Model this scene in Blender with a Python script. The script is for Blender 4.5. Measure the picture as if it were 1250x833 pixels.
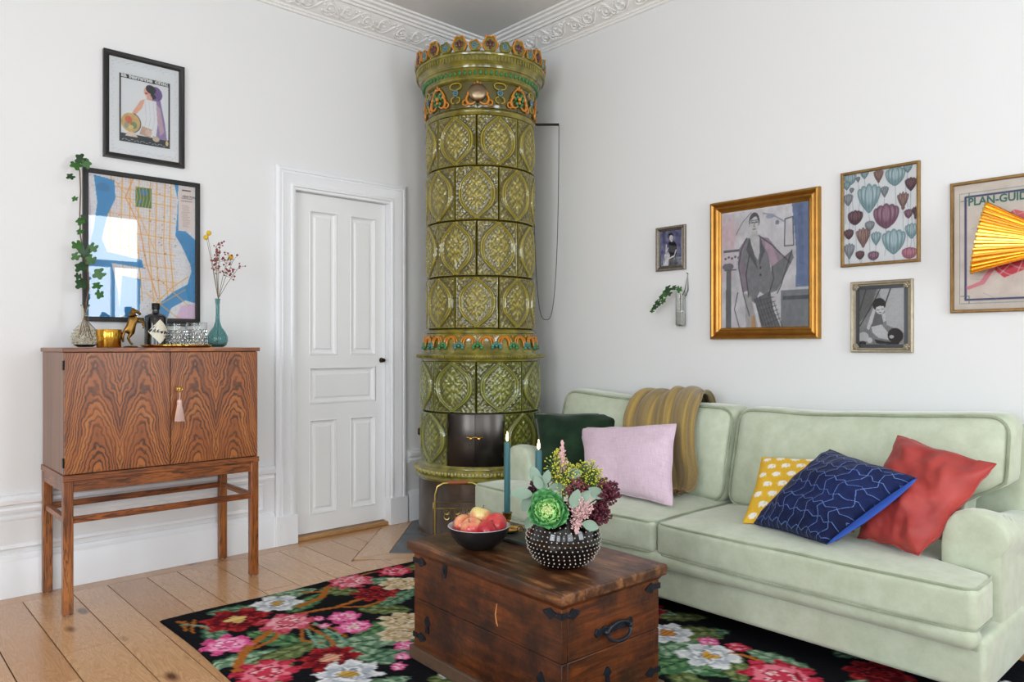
import bpy, bmesh, math, random
import numpy as np
from mathutils import Vector, Matrix, noise as mnoise
from math import pi, sin, cos, radians as R

random.seed(7); RS = np.random.RandomState(7)
scene = bpy.context.scene
COL = scene.collection
for o in list(bpy.data.objects): bpy.data.objects.remove(o)

def c(r, g, b, a=1.0):
    f = lambda v: (v/12.92 if v <= .04045 else ((v+.055)/1.055)**2.4)
    return (f(r/255), f(g/255), f(b/255), a)

# ------------------------------------------------------------------ camera
cd = bpy.data.cameras.new('camera'); cam = bpy.data.objects.new('camera', cd); COL.objects.link(cam)
cd.sensor_width = 36; cd.lens = 26.12; cd.shift_y = .0052; cd.clip_start = .05
cam.location = (3.9987, -3.4526, 1.13); cam.rotation_euler = (R(90), 0, R(47.36))
scene.camera = cam
# ------------------------------------------------------------------ world, daylight, exposure
w = bpy.data.worlds.new('overcast'); scene.world = w; w.use_nodes = True
w.node_tree.nodes['Background'].inputs[0].default_value = (.86, .94, 1, 1)
w.node_tree.nodes['Background'].inputs[1].default_value = 1.0
scene.view_settings.view_transform = 'Standard'; scene.view_settings.look = 'None'
scene.view_settings.gamma = 1; scene.view_settings.use_curve_mapping = False
scene.view_settings.exposure = 0.45
XW, YB, ZC = 5.6, -6.0, 3.2          # window wall, rear wall, ceiling
WINX = [(-1.60, -.68), (-3.95, -2.75), (-5.5, -4.6)]      # windows in the wall x = XW (y ranges); first real, others added for light
WINY_ADDED = [(2.5, 3.6), (4.2, 5.2)]                              # unseen windows added in the rear wall to brighten the room (x ranges)
WZ = (.75, 2.68)
def daylight(loc, rot, sx, sy, power, col=(.855, .935, 1)):
    l = bpy.data.lights.new('window_daylight', 'AREA'); l.shape = 'RECTANGLE'; l.size = sx; l.size_y = sy
    l.energy = power; l.color = col
    o = bpy.data.objects.new('window_daylight', l); COL.objects.link(o); o.location = loc; o.rotation_euler = rot
for (a, b), p in zip(WINX, (37, 35, 16)):
    daylight((XW+.16, (a+b)/2, sum(WZ)/2), (R(90), 0, R(90)), b-a, WZ[1]-WZ[0], p)
for (a, b), p in zip(WINY_ADDED, (60, 40)):  # added fill through the rear windows, evens out the sofa wall
    daylight(((a+b)/2, YB-.16, sum(WZ)/2), (R(90), 0, 0), b-a, WZ[1]-WZ[0], p)

# ------------------------------------------------------------------ mesh helpers
class MB:
    def __init__(s): s.v = []; s.f = []
    def add(s, vs, fs):
        o = len(s.v); s.v += [tuple(v) for v in vs]; s.f += [tuple(i+o for i in f) for f in fs]; return s
    def box(s, x0, x1, y0, y1, z0, z1):
        return s.add([(x0,y0,z0),(x1,y0,z0),(x1,y1,z0),(x0,y1,z0),(x0,y0,z1),(x1,y0,z1),(x1,y1,z1),(x0,y1,z1)],
                     [(0,3,2,1),(4,5,6,7),(0,1,5,4),(1,2,6,5),(2,3,7,6),(3,0,4,7)])
    def sphere(s, ce, r, n=10, m=7):
        if not hasattr(r, '__len__'): r = (r, r, r)
        vs = [(ce[0], ce[1], ce[2]+r[2])]
        for i in range(1, m):
            t = pi*i/m
            for j in range(n):
                p = 2*pi*j/n; vs.append((ce[0]+r[0]*sin(t)*cos(p), ce[1]+r[1]*sin(t)*sin(p), ce[2]+r[2]*cos(t)))
        vs.append((ce[0], ce[1], ce[2]-r[2])); fs = []
        for j in range(n):
            fs.append((0, 1+j, 1+(j+1) % n)); b = 1+(m-2)*n; fs.append((len(vs)-1, b+(j+1) % n, b+j))
        for i in range(m-2):
            for j in range(n):
                a = 1+i*n+j; d = 1+i*n+(j+1) % n; fs.append((a, a+n, d+n, d))
        return s.add(vs, fs)
    def tube(s, pts, r, n=8, closed=False, flat=1.0):
        pts = [Vector(p) for p in pts]; k = len(pts)
        rr = r if hasattr(r, '__len__') else [r]*k
        up = None; vs = []; fs = []
        for i, p in enumerate(pts):
            if closed: t = pts[(i+1) % k]-pts[i-1]
            else: t = pts[min(i+1, k-1)]-pts[max(i-1, 0)]
            t = t.normalized() if t.length > 1e-9 else Vector((0,0,1))
            if up is None:
                up = Vector((0,0,1)) if abs(t.z) < .9 else Vector((1,0,0))
            u = (up-t*up.dot(t)); u = u.normalized() if u.length > 1e-6 else t.orthogonal().normalized(); up = u; v2 = t.cross(u)
            for j in range(n):
                a = 2*pi*j/n; vs.append(p+u*(rr[i]*cos(a))+v2*(rr[i]*flat*sin(a)))
        for i in range(k if closed else k-1):
            for j in range(n):
                a = i*n+j; b = i*n+(j+1) % n; i2 = (i+1) % k
                fs.append((a, b, i2*n+(j+1) % n, i2*n+j))
        if not closed:
            fs.append(tuple(range(n-1, -1, -1))); fs.append(tuple(range((k-1)*n, k*n)))
        return s.add(vs, fs)
    def lathe(s, prof, n=32, ce=(0,0,0), a0=0, a1=2*pi, cap=False):
        full = abs(a1-a0-2*pi) < 1e-6; m = n if full else n+1; vs = []; fs = []; k = len(prof)
        for j in range(m):
            a = a0+(a1-a0)*j/n
            for (r, z) in prof: vs.append((ce[0]+r*cos(a), ce[1]+r*sin(a), ce[2]+z))
        for j in range(n):
            j2 = (j+1) % m
            for i in range(k-1): fs.append((j*k+i, j2*k+i, j2*k+i+1, j*k+i+1))
        if cap:
            fs.append(tuple(j*k for j in range(m))[::-1]); fs.append(tuple(j*k+k-1 for j in range(m)))
        return s.add(vs, fs)
    def prism(s, poly, h0, h1, axes='xyz'):      # polygon in the first two axes, extruded along the third
        n = len(poly); vs = []
        for h in (h0, h1):
            for (a, b) in poly:
                p = {axes[0]: a, axes[1]: b, axes[2]: h}; vs.append((p['x'], p['y'], p['z']))
        fs = [tuple(range(n))[::-1], tuple(range(n, 2*n))]+[(i, (i+1) % n, n+(i+1) % n, n+i) for i in range(n)]
        return s.add(vs, fs)
    def loft(s, rings, closed=True, caps=True):
        n = len(rings[0]); vs = [p for r in rings for p in r]; fs = []
        for i in range(len(rings)-1):
            for j in range(n if closed else n-1):
                fs.append((i*n+j, i*n+(j+1) % n, (i+1)*n+(j+1) % n, (i+1)*n+j))
        if caps and closed: fs += [tuple(range(n))[::-1], tuple(range((len(rings)-1)*n, len(rings)*n))]
        return s.add(vs, fs)
    def mesh(s, name='mesh', smooth=40, fix=True):
        me = bpy.data.meshes.new(name); me.from_pydata(s.v, [], s.f); me.update()
        if fix:
            bm = bmesh.new(); bm.from_mesh(me); bmesh.ops.recalc_face_normals(bm, faces=bm.faces); bm.to_mesh(me); bm.free()
        if smooth:
            me.shade_smooth(); me.set_sharp_from_angle(angle=R(smooth))
        return me

def obj(name, me, m=None, parent=None, loc=(0,0,0), rot=(0,0,0), bevel=0, smooth=40, solid=0, sub=0):
    if isinstance(me, MB): me = me.mesh(name, smooth)
    o = bpy.data.objects.new(name, me); COL.objects.link(o)
    if m is not None:
        if len(me.materials) == 0: me.materials.append(m)
        elif me.materials[0] is not m:
            o.material_slots[0].link = 'OBJECT'; o.material_slots[0].material = m
    o.parent = parent; o.location = loc; o.rotation_euler = rot
    if solid: md = o.modifiers.new('solid', 'SOLIDIFY'); md.thickness = solid; md.offset = 0
    if bevel: md = o.modifiers.new('bevel', 'BEVEL'); md.width = bevel; md.segments = 2; md.limit_method = 'ANGLE'; md.angle_limit = R(40)
    if sub: md = o.modifiers.new('sub', 'SUBSURF'); md.levels = sub; md.render_levels = sub
    return o
def tag(o, label, cat, group=None, kind=None):
    o['label'] = label; o['category'] = cat
    if group: o['group'] = group
    if kind: o['kind'] = kind
    return o
def thing(name, label, cat, loc=(0,0,0), rz=0, group=None, rot=None):
    o = bpy.data.objects.new(name, None); COL.objects.link(o); o.empty_display_size = .05
    o.location = loc; o.rotation_euler = rot if rot else (0, 0, rz); return tag(o, label, cat, group)
def struct(name, me, m, parent=None, label=None, **k):
    o = obj(name, me, m, parent, **k)
    if parent is None: o['kind'] = 'structure'; o['label'] = label or name.replace('_', ' ')
    return o

def axis_pts(h, r, m):
    e = [-h+r*k/4 for k in range(5)]; i = list(np.linspace(-h+r, h-r, m+1)[1:-1]) if h > r+1e-6 else []
    return e+i+[-x for x in e[::-1]]
def rbox(h, r, m=(8,8,4), warp=None):
    ax = [axis_pts(h[i], min(r, h[i]*.999), m[i]) for i in range(3)]; key = {}; mb = MB()
    def vid(p):
        k = tuple(round(x, 5) for x in p)
        if k in key: return key[k]
        q = [max(-(h[i]-r), min(h[i]-r, p[i])) if h[i] > r else 0 for i in range(3)]; d = Vector([p[i]-q[i] for i in range(3)])
        P = Vector(q)+(d.normalized()*r if d.length > 1e-9 else d)
        if warp: P = warp(P)
        key[k] = len(mb.v); mb.v.append(tuple(P)); return key[k]
    for a in range(3):
        b, d = (a+1) % 3, (a+2) % 3
        for sg in (-1, 1):
            for i in range(len(ax[b])-1):
                for j in range(len(ax[d])-1):
                    q = []
                    for (ii, jj) in ((i,j),(i+1,j),(i+1,j+1),(i,j+1)):
                        p = [0,0,0]; p[a] = sg*h[a]; p[b] = ax[b][ii]; p[d] = ax[d][jj]; q.append(vid(p))
                    q2 = [];
                    for x in (q if sg > 0 else q[::-1]):
                        if x not in q2: q2.append(x)
                    if len(q2) > 2: mb.f.append(tuple(q2))
    return mb
def rrect(hx, hy, r, n=5):
    out = []
    for (sx, sy, a0) in ((1,1,0),(-1,1,90),(-1,-1,180),(1,-1,270)):
        for k in range(n+1):
            a = R(a0+90*k/n); out.append((sx*(hx-r)+r*cos(a), sy*(hy-r)+r*sin(a)))
    return out
def dens(pts, step):
    out = []
    n = len(pts)
    for i in range(n):
        a = Vector(pts[i]); b = Vector(pts[(i+1) % n]); k = max(1, int((b-a).length/step))
        for j in range(k): out.append(a.lerp(b, j/k))
    return out

# ------------------------------------------------------------------ material helpers
class NT:
    def __init__(s, name):
        s.m = bpy.data.materials.new(name); s.m.use_nodes = True; s.t = s.m.node_tree
        s.b = s.t.nodes['Principled BSDF']; s.out = s.t.nodes['Material Output']
    def n(s, typ, props=None, **ins):
        nd = s.t.nodes.new('ShaderNode'+typ)
        for k, v in (props or {}).items(): setattr(nd, k, v)
        for k, v in ins.items():
            sk = nd.inputs[int(k[1:])] if k[0] == 'i' and k[1:].isdigit() else nd.inputs[k.replace('_', ' ')]
            s.set(sk, v)
        return nd
    def set(s, sk, v):
        if isinstance(v, bpy.types.NodeSocket): s.t.links.new(v, sk)
        elif isinstance(v, bpy.types.Node): s.t.links.new(v.outputs[0], sk)
        else: sk.default_value = v
    def p(s, **k):
        for a, v in k.items(): s.set(s.b.inputs[a.replace('_', ' ')], v)
    def math(s, op, a, b=0.0, cl=False): return s.n('Math', {'operation': op, 'use_clamp': cl}, i0=a, i1=b).outputs[0]
    def mix(s, f, a, b, mode='MIX'):
        nd = s.n('Mix', {'data_type': 'RGBA', 'blend_type': mode}); s.set(nd.inputs[0], f); s.set(nd.inputs[6], a); s.set(nd.inputs[7], b); return nd.outputs[2]
    def ramp(s, f, stops):
        nd = s.n('ValToRGB'); s.set(nd.inputs[0], f); e = nd.color_ramp.elements
        while len(e) < len(stops): e.new(.5)
        for x, (p, col) in zip(e, stops): x.position = p; x.color = col
        return nd.outputs[0]
    def co(s, kind='Object', scale=None, rot=None, loc=None):
        o = s.n('TexCoord').outputs[kind]
        if scale or rot or loc:
            mp = s.n('Mapping', Vector=o)
            if scale: mp.inputs['Scale'].default_value = scale
            if rot: mp.inputs['Rotation'].default_value = rot
            if loc: mp.inputs['Location'].default_value = loc
            o = mp.outputs[0]
        return o
    def noise(s, scale, vec=None, detail=4, rough=.55, dist=0): 
        return s.n('TexNoise', Scale=scale, Detail=detail, Roughness=rough, Distortion=dist, **({'Vector': vec} if vec is not None else {})).outputs[0]
    def bump(s, h, strength=.3, dist=.01):
        s.p(Normal=s.n('Bump', Strength=strength, Distance=dist, Height=h).outputs[0])
def mat(name, col, rough=.5, metal=0, var=0, vs=6, bump=0, bs=60, coat=0, sheen=0, spec=.5, trans=0, ior=1.45, vdark=.6):
    k = NT(name); k.p(Roughness=rough, Metallic=metal, IOR=ior); k.b.inputs['Specular IOR Level'].default_value = spec
    k.b.inputs['Coat Weight'].default_value = coat; k.b.inputs['Coat Roughness'].default_value = .06
    k.b.inputs['Sheen Weight'].default_value = sheen; k.b.inputs['Transmission Weight'].default_value = trans
    if var or bump: co = k.co()
    if var:
        n = k.noise(vs, co); dk = tuple(x*vdark for x in col[:3])+(1,)
        k.p(Base_Color=k.mix(k.math('MULTIPLY', k.ramp(n, [(.35, (0,0,0,1)), (.7, (1,1,1,1))]), var), col, dk))
    else: k.p(Base_Color=col)
    if bump: k.bump(k.noise(bs, co, 6), bump, .004)
    return k.m
def attr_mat(name, rough=.5, metal=0, coat=0, bump=0, bs=300, spec=.5, sheen=0):
    k = NT(name); a = k.n('Attribute', {'attribute_name': 'Col'}); k.p(Base_Color=a.outputs[0], Roughness=rough, Metallic=metal)
    k.b.inputs['Coat Weight'].default_value = coat; k.b.inputs['Coat Roughness'].default_value = .05
    k.b.inputs['Specular IOR Level'].default_value = spec; k.b.inputs['Sheen Weight'].default_value = sheen
    if bump: k.bump(k.noise(bs, k.co(), 3), bump, .003)
    return k.m
def pane_glass(name, tint=(1,1,1,1), ior=1.5):
    k = NT(name); k.t.nodes.remove(k.b)
    tr = k.n('BsdfTransparent', Color=tint); gl = k.n('BsdfGlossy', Roughness=0.0)
    fr = k.n('Fresnel', IOR=ior); mx = k.n('MixShader', i0=fr.outputs[0], i1=tr.outputs[0], i2=gl.outputs[0])
    k.t.links.new(mx.outputs[0], k.out.inputs[0]); return k.m

# ------------------------------------------------------------------ flat print: a small painter that fills a grid of colours
class Img:
    def __init__(s, W, H, bg):
        s.W, s.H = W, H; s.a = np.ones((H, W, 3))*np.array(bg, float)
        s.x, s.y = np.meshgrid((np.arange(W)+.5)/W, (np.arange(H)+.5)/H)       # y up
    def put(s, m, col, al=1.0):
        m = np.clip(m, 0, 1)[..., None]*al; s.a = s.a*(1-m)+np.array(col, float)*m
    def poly(s, pts, col, al=1.0):
        ins = np.zeros((s.H, s.W), bool); n = len(pts)
        for i in range(n):
            (x1, y1), (x2, y2) = pts[i], pts[(i+1) % n]
            if y1 == y2: continue
            cr = ((s.y >= min(y1, y2)) & (s.y < max(y1, y2))) & (s.x < x1+(s.y-y1)*(x2-x1)/(y2-y1)); ins ^= cr
        s.put(ins.astype(float), col, al)
    def ell(s, cx, cy, rx, ry, col, rot=0, al=1.0, soft=.04):
        A = s.W/s.H; dx, dy = (s.x-cx)*A, s.y-cy; a = R(rot); u = (dx*cos(a)+dy*sin(a))/(rx*A); v = (-dx*sin(a)+dy*cos(a))/ry
        s.put((1-np.sqrt(u*u+v*v))/soft+.5, col, al)
    def line(s, pts, wd, col, al=1.0):          # wd in grid cells
        d = np.full((s.H, s.W), 1e9); X, Y = s.x*s.W, s.y*s.H
        for (x1, y1), (x2, y2) in zip(pts[:-1], pts[1:]):
            x1 *= s.W; x2 *= s.W; y1 *= s.H; y2 *= s.H; L = (x2-x1)**2+(y2-y1)**2+1e-9
            t = np.clip(((X-x1)*(x2-x1)+(Y-y1)*(y2-y1))/L, 0, 1); d = np.minimum(d, np.hypot(X-x1-t*(x2-x1), Y-y1-t*(y2-y1)))
        s.put(wd/2-d+.5, col, al)
    def rect(s, x0, y0, x1, y1, col, al=1.0): s.put(((s.x >= x0) & (s.x <= x1) & (s.y >= y0) & (s.y <= y1)).astype(float), col, al)
    def smooth_noise(s, n, seed):
        rs = np.random.RandomState(seed); g = rs.rand(n+2, n+2); xi = s.x*n; yi = s.y*n; i = xi.astype(int); j = yi.astype(int); fx = xi-i; fy = yi-j
        fx = fx*fx*(3-2*fx); fy = fy*fy*(3-2*fy)
        return g[j,i]*(1-fx)*(1-fy)+g[j,i+1]*fx*(1-fy)+g[j+1,i]*(1-fx)*fy+g[j+1,i+1]*fx*fy
    def grain(s, amt, seed=1, n=None):
        rs = np.random.RandomState(seed); g = (rs.rand(s.H, s.W) if n is None else s.smooth_noise(n, seed))-.5
        s.a = np.clip(s.a+g[..., None]*amt, 0, 255)
def lin(a):
    v = np.clip(a, 0, 255)/255; return np.where(v <= .04045, v/12.92, ((v+.055)/1.055)**2.4)
def set_cols(me, cols):
    at = me.color_attributes.new('Col', 'FLOAT_COLOR', 'POINT'); n = len(me.vertices)
    a = np.ones((n, 4), np.float32); a[:, :3] = cols; at.data.foreach_set('color', a.ravel())
def sheet(name, img, w, h, y=0.0, cx=0.0, z0=0.0):     # upright sheet facing -y
    W, H = img.W, img.H; xs = np.linspace(cx-w/2, cx+w/2, W); zs = np.linspace(z0, z0+h, H)
    X, Z = np.meshgrid(xs, zs); V = np.stack([X, np.full_like(X, y), Z], -1).reshape(-1, 3)
    i = np.arange((H-1)*W).reshape(H-1, W)[:, :-1].ravel(); F = np.stack([i, i+1, i+W+1, i+W], -1)
    me = bpy.data.meshes.new(name); me.from_pydata(V.tolist(), [], F.tolist()); me.update(); set_cols(me, lin(np.minimum(img.a*1.09, 246)).reshape(-1, 3)); return me
def lettering(text, size, align='LEFT', space=1.0, shear=0, offset=0, ext=.0004):
    cu = bpy.data.curves.new('text', 'FONT'); cu.body = text; cu.size = size; cu.align_x = align; cu.space_character = space; cu.shear = shear
    cu.offset = offset; cu.extrude = ext; cu.resolution_u = 3
    o = bpy.data.objects.new('text', cu); COL.objects.link(o); dg = bpy.context.evaluated_depsgraph_get()
    me = bpy.data.meshes.new_from_object(o.evaluated_get(dg)); bpy.data.objects.remove(o); bpy.data.curves.remove(cu)
    for v in me.vertices: x, y, z = v.co; v.co = (x, -z, y)
    return me
def frame_ring(w, h, prof, z0=0.0):                  # mitred frame, faces -y; prof = (inset, depth)
    mb = MB(); rings = []
    for (d, y) in prof: rings.append([(-w/2+d, -y, z0+d), (w/2-d, -y, z0+d), (w/2-d, -y, z0+h-d), (-w/2+d, -y, z0+h-d)])
    return mb.loft(rings, True, False)
# ================================================================== THE ROOM
k = NT('wall_paint'); n = k.noise(90, k.co(), 5)
k.p(Base_Color=c(232, 232, 232), Roughness=.75); k.bump(n, .06, .002); M_wall = k.m
k = NT('wallpaper_white'); co = k.co(); sx = k.n('SeparateXYZ', Vector=co).outputs
seam = k.math('PINGPONG', k.math('ADD', sx[0], .03), .2665)         # strips 0.533 m wide
n = k.noise(60, k.co(scale=(1, 1, .12)), 5)
h = k.math('ADD', k.math('MULTIPLY', n, .35), k.math('MULTIPLY', k.math('GREATER_THAN', seam, .0008), .7))
k.p(Base_Color=c(229, 229, 229), Roughness=.7); k.bump(h, .12, .002); M_wallpaper = k.m
M_ceil = mat('ceiling_paint', c(226, 224, 220), .8)
M_stucco = mat('stucco_paint', c(238, 236, 233), .6)
M_white = mat('woodwork_paint', c(240, 241, 243), .32, bump=.05, bs=25)
M_doorp = mat('door_paint', c(238, 238, 237), .35, bump=.05, bs=25)
M_plug = mat('iron_black', c(28, 27, 26), .4, .6)

def walls_box(name, m, bx, openings, ax, label):
    """slab with openings; bx = (x0,x1,y0,y1,z0,z1); openings (a0,a1,z0,z1) along axis ax"""
    mb = MB(); x0, x1, y0, y1, z0, z1 = bx; a = (x0 if ax == 'x' else y0); e = (x1 if ax == 'x' else y1)
    def seg(p, q, u, v):
        if q-p > 1e-6 and v-u > 1e-6:
            if ax == 'x': mb.box(p, q, y0, y1, u, v)
            else: mb.box(x0, x1, p, q, u, v)
    for (p, q, u, v) in sorted(openings):
        seg(a, p, z0, z1); seg(p, q, z0, u); seg(p, q, v, z1); a = q
    seg(a, e, z0, z1)
    return struct(name, mb, m, label=label, smooth=0)
DOOR = (-1.475, -.835, 0, 2.035)
walls_box('wall_left', M_wall, (-.2, 0, YB, .2, 0, 3.4), [DOOR], 'y', 'warm white plaster wall with the door and cabinet')
walls_box('wall_right', M_wallpaper, (0, XW, 0, .2, 0, 3.4), [], 'x', 'white papered wall hung with pictures above the sofa')
walls_box('wall_window', M_wall, (XW, XW+.12, YB, .2, 0, 3.4), [(a, b, *WZ) for a, b in WINX], 'y', 'white wall with tall windows, some added for light')
walls_box('wall_back', M_wall, (-.2, XW+.12, YB-.12, YB, 0, 3.4), [(a, b, *WZ) for a, b in WINY_ADDED], 'x', 'white rear wall with tall windows added for light')
struct('ceiling', MB().box(-.2, XW+.12, YB-.12, .2, ZC, ZC+.2), M_ceil, label='plain white ceiling', smooth=0)

# windows: the first is mirrored in the map glass, the rest added for light
wi = 0
for (rng, ax) in [(r_, 'y') for r_ in WINX]+[(r_, 'x') for r_ in WINY_ADDED]:
    wi += 1; a, b = rng; mb = MB(); gl = MB(); w_ = b-a
    def bar(p, q, u, v, d0=.03, d1=.08):
        if ax == 'y': mb.box(XW+d0, XW+d1, p, q, u, v)
        else: mb.box(p, q, YB-d1, YB-d0, u, v)
    bar(a, a+.035, *WZ); bar(b-.035, b, *WZ); bar(a, b, WZ[0], WZ[0]+.05); bar(a, b, WZ[1]-.03, WZ[1]); bar(a, b, 2.06, 2.14)
    for t_ in (1/3, 2/3): bar(a+w_*t_-.02, a+w_*t_+.02, WZ[0], 2.1)
    o = struct('window_%d' % wi, mb, M_white, label='tall white casement window with transom light', smooth=0)
    if ax == 'y': sl = MB().box(XW-.10, XW+.03, a-.05, b+.05, WZ[0]-.035, WZ[0])
    else: sl = MB().box(a-.05, b+.05, YB-.03, YB+.10, WZ[0]-.035, WZ[0])
    obj('window_sill', sl, M_white, o, bevel=.005)

# cornice: one moulded run around the room
CP = [(.0005, 3.052), (.010, 3.055), (.014, 3.066), (.022, 3.068), (.026, 3.078), (.034, 3.082), (.050, 3.092), (.075, 3.108), (.100, 3.128), (.118, 3.148),
      (.124, 3.160), (.128, 3.150), (.140, 3.146), (.146, 3.158), (.160, 3.160), (.164, 3.172), (.185, 3.176), (.190, 3.188), (.208, 3.190), (.212, 3.2)]
rings = [[(d, -d, z), (XW-d, -d, z), (XW-d, YB+d, z), (d, YB+d, z)] for d, z in CP]
corn = struct('trim_1', MB().loft(rings, True, False), M_stucco, label='white stucco cornice with scrolled leaf relief', smooth=25)
def cove(s, t, lift=0):
    d = .036+t*.082; z = 3.083+t*.068-.010*sin(pi*t)
    return (s, -(d+lift*.6), z-lift*.75)
mb = MB()
def spiral(cx, cy, r0, turns, a0, sg, w0):
    P = []; N = 26
    for i in range(N):
        f = i/(N-1); r = r0*(1-f)**.8+.004; a = a0+sg*turns*2*pi*f; P.append((cx+r*cos(a), cy+r*sin(a)/.108))
    mb.tube([cove(x, y, .003) for x, y in P], [1.35*w0*(1-.6*i/(N-1)) for i in range(N)], 6)
spiral(.05, .46, .044, 1.5, R(200), 1, .0048)
spiral(.165, .52, .040, 1.4, R(20), 1, .0045)
mb.tube([cove(x, .5+.42*sin(2*pi*x/.24+.6), .002) for x in np.linspace(0, .24, 26)], .0056, 6)
for i in range(12):
    x = .01+.225*i/11; y = .5+.36*sin(2*pi*x/.24+2.4+.6*sin(i*2.1)); p = cove(x, y, .002)
    mb.sphere(p, (.014, .0075, .0075), 8, 5)
for i in range(9): p = cove(.108+.016*cos(i*2.4)*(i/9)**.5*1.4, .62+.2*sin(i*2.4)*(i/9)**.5, .003); mb.sphere(p, .0048, 7, 5)
for s_ in (-1, 1):
    for i in range(4): a = R(30+i*40); p = cove(.108+s_*(.014+.008*i), .35+.1*sin(a), .002); mb.sphere(p, (.009, .005, .0045), 7, 5)
motif = mb.mesh('scroll_ornament', 60)
for i in range(9): obj('scroll_ornament', motif, M_stucco, corn, (.10+i*.25, 0, 0))
for i in range(12): obj('scroll_ornament', motif, M_stucco, corn, (0, -.34-i*.25, 0), (0, 0, R(90)))
bead = MB()
for i in range(66): bead.sphere((.08+i*.035, -.019, 3.0705), (.013, .006, .006), 6, 4)
obj('bead_moulding', bead, M_stucco, corn)['kind'] = 'stuff'
bead = MB()
for i in range(66): bead.sphere((.019, -.08-i*.035, 3.0705), (.006, .013, .006), 6, 4)
obj('bead_moulding', bead, M_stucco, corn)['kind'] = 'stuff'

# dado rail, baseboard and wainscot mouldings on the door wall; baseboard on the sofa wall
def run_left(name, prof, y0, y1, parent=None, label=None):
    return struct(name, MB().loft([[(d, y, z) for d, z in prof] for y in (y0, y1)], True, True), M_white, parent, label, smooth=30)
DP = [(0, .375), (.012, .378), (.016, .392), (.010, .402), (.014, .412), (.03, .42), (.034, .437), (.022, .446), (.022, .456), (0, .46)]
BP = [(0, 0), (.026, 0), (.026, .15), (.022, .158), (.022, .166), (.014, .176), (.010, .19), (0, .194)]
dado = run_left('trim_2', DP, YB, -1.6, label='white dado rail along the door wall')
run_left('dado_rail', DP, -.69, -.005, dado)
bbl = run_left('baseboard_left', BP, YB, -1.6, label='tall white baseboard under the cabinet')
run_left('baseboard_return', BP, -.69, -.005, bbl)
struct('baseboard_right', MB().box(.005, XW, -.022, 0, 0, .19), M_white, label='white baseboard behind the sofa', bevel=.004)
for (y0, y1) in ((-3.9, -1.66),):
    ring = frame_ring(y1-y0, .15, [(0, 0), (0, .006), (.006, .010), (.014, .007), (.02, .003), (.022, 0)], .213)
    struct('panel_moulding', ring, M_white, dado, loc=(0, (y0+y1)/2, 0), rot=(0, 0, R(90)), smooth=30)

# door casing with plinth blocks
CPf = [(0, 0), (0, .022), (.014, .030), (.024, .030), (.026, .022), (.034, .022), (.040, .028), (.066, .020), (.092, .018), (.098, .024), (.108, .024), (.112, .014), (.125, .012), (.125, -.06)]
L_, R_, T_ = -1.597, -.713, 2.158
def cas(d, y): return [(y, L_+d, .10), (y, L_+d, T_-d), (y, R_-d, T_-d), (y, R_-d, .10)]
casing = struct('trim_3', MB().loft([cas(d, y) for d, y in CPf], False, False), M_white, label='moulded white door casing', smooth=25)
for y0, y1 in ((L_-.004, L_+.13), (R_-.13, R_+.004)):
    struct('plinth_block', MB().box(-.06, .034, y0, y1, 0, .17), M_white, casing, bevel=.003)
# door leaf
D0, D1 = -1.469, -.841
door = struct('door_1', MB().box(-.085, -.062, D0, D1, .03, 2.03), M_doorp, label='white panelled door beside the tiled stove', smooth=0)
st = MB(); dx = (-.062, -.032)
PAN = [(-1.366, -1.18, 1.075, 1.935), (-1.093, -.908, 1.075, 1.935), (-1.366, -.912, .785, 1.005), (-1.366, -1.18, .13, .695), (-1.093, -.908, .13, .695)]
for (y0, y1, z0, z1) in [(D0, -1.366, .03, 2.03), (-.908, D1, .03, 2.03), (-1.366, -.908, 1.935, 2.03), (-1.366, -.908, 1.005, 1.075), (-1.366, -.908, .695, .785), (-1.366, -.908, .03, .13),
                         (-1.18, -1.093, 1.075, 1.935), (-1.18, -1.093, .13, .695)]: st.box(*dx, y0, y1, z0, z1)
obj('stiles_and_rails', st, M_doorp, door, smooth=0)
for (y0, y1, z0, z1) in PAN:
    mb = frame_ring(y1-y0, z1-z0, [(0, .0), (.006, .003), (.014, -.012), (.022, -.016), (.034, -.016), (.045, -.008), (.047, -.008)], z0)
    d = .047; w2 = (y1-y0)/2; mb.add([(-w2+d, .008, z0+d), (w2-d, .008, z0+d), (w2-d, .008, z1-d), (-w2+d, .008, z1-d)], [(0, 1, 2, 3)])
    obj('panel', mb, M_doorp, door, (-.032, (y0+y1)/2, 0), (0, 0, R(90)), smooth=20)
M_brassd = mat('aged_brass', c(120, 105, 80), .3, 1)
kb = MB().lathe([(0, .034), (.010, .032), (.013, .024), (.008, .014), (.007, 0)], 16)
obj('knob', kb, M_plug, door, (-.032, -.868, 1.042), (0, R(90), 0))
obj('escutcheon', MB().lathe([(0, .003), (.016, .003), (.017, 0)], 16), M_brassd, door, (-.032, -.868, 1.042), (0, R(90), 0))
for z in (.46, 1.66): obj('hinge', MB().lathe([(0, .05), (.006, .05), (.006, -.05), (0, -.05)], 10), M_doorp, door, (-.022, D0-.004, z))
M_sill = mat('threshold_oak', c(186, 140, 88), .45, var=.6, vs=18, bump=.1)
obj('threshold', MB().box(-.085, .012, D0-.006, D1+.006, 0, .022), M_sill, door, bevel=.004)

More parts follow.
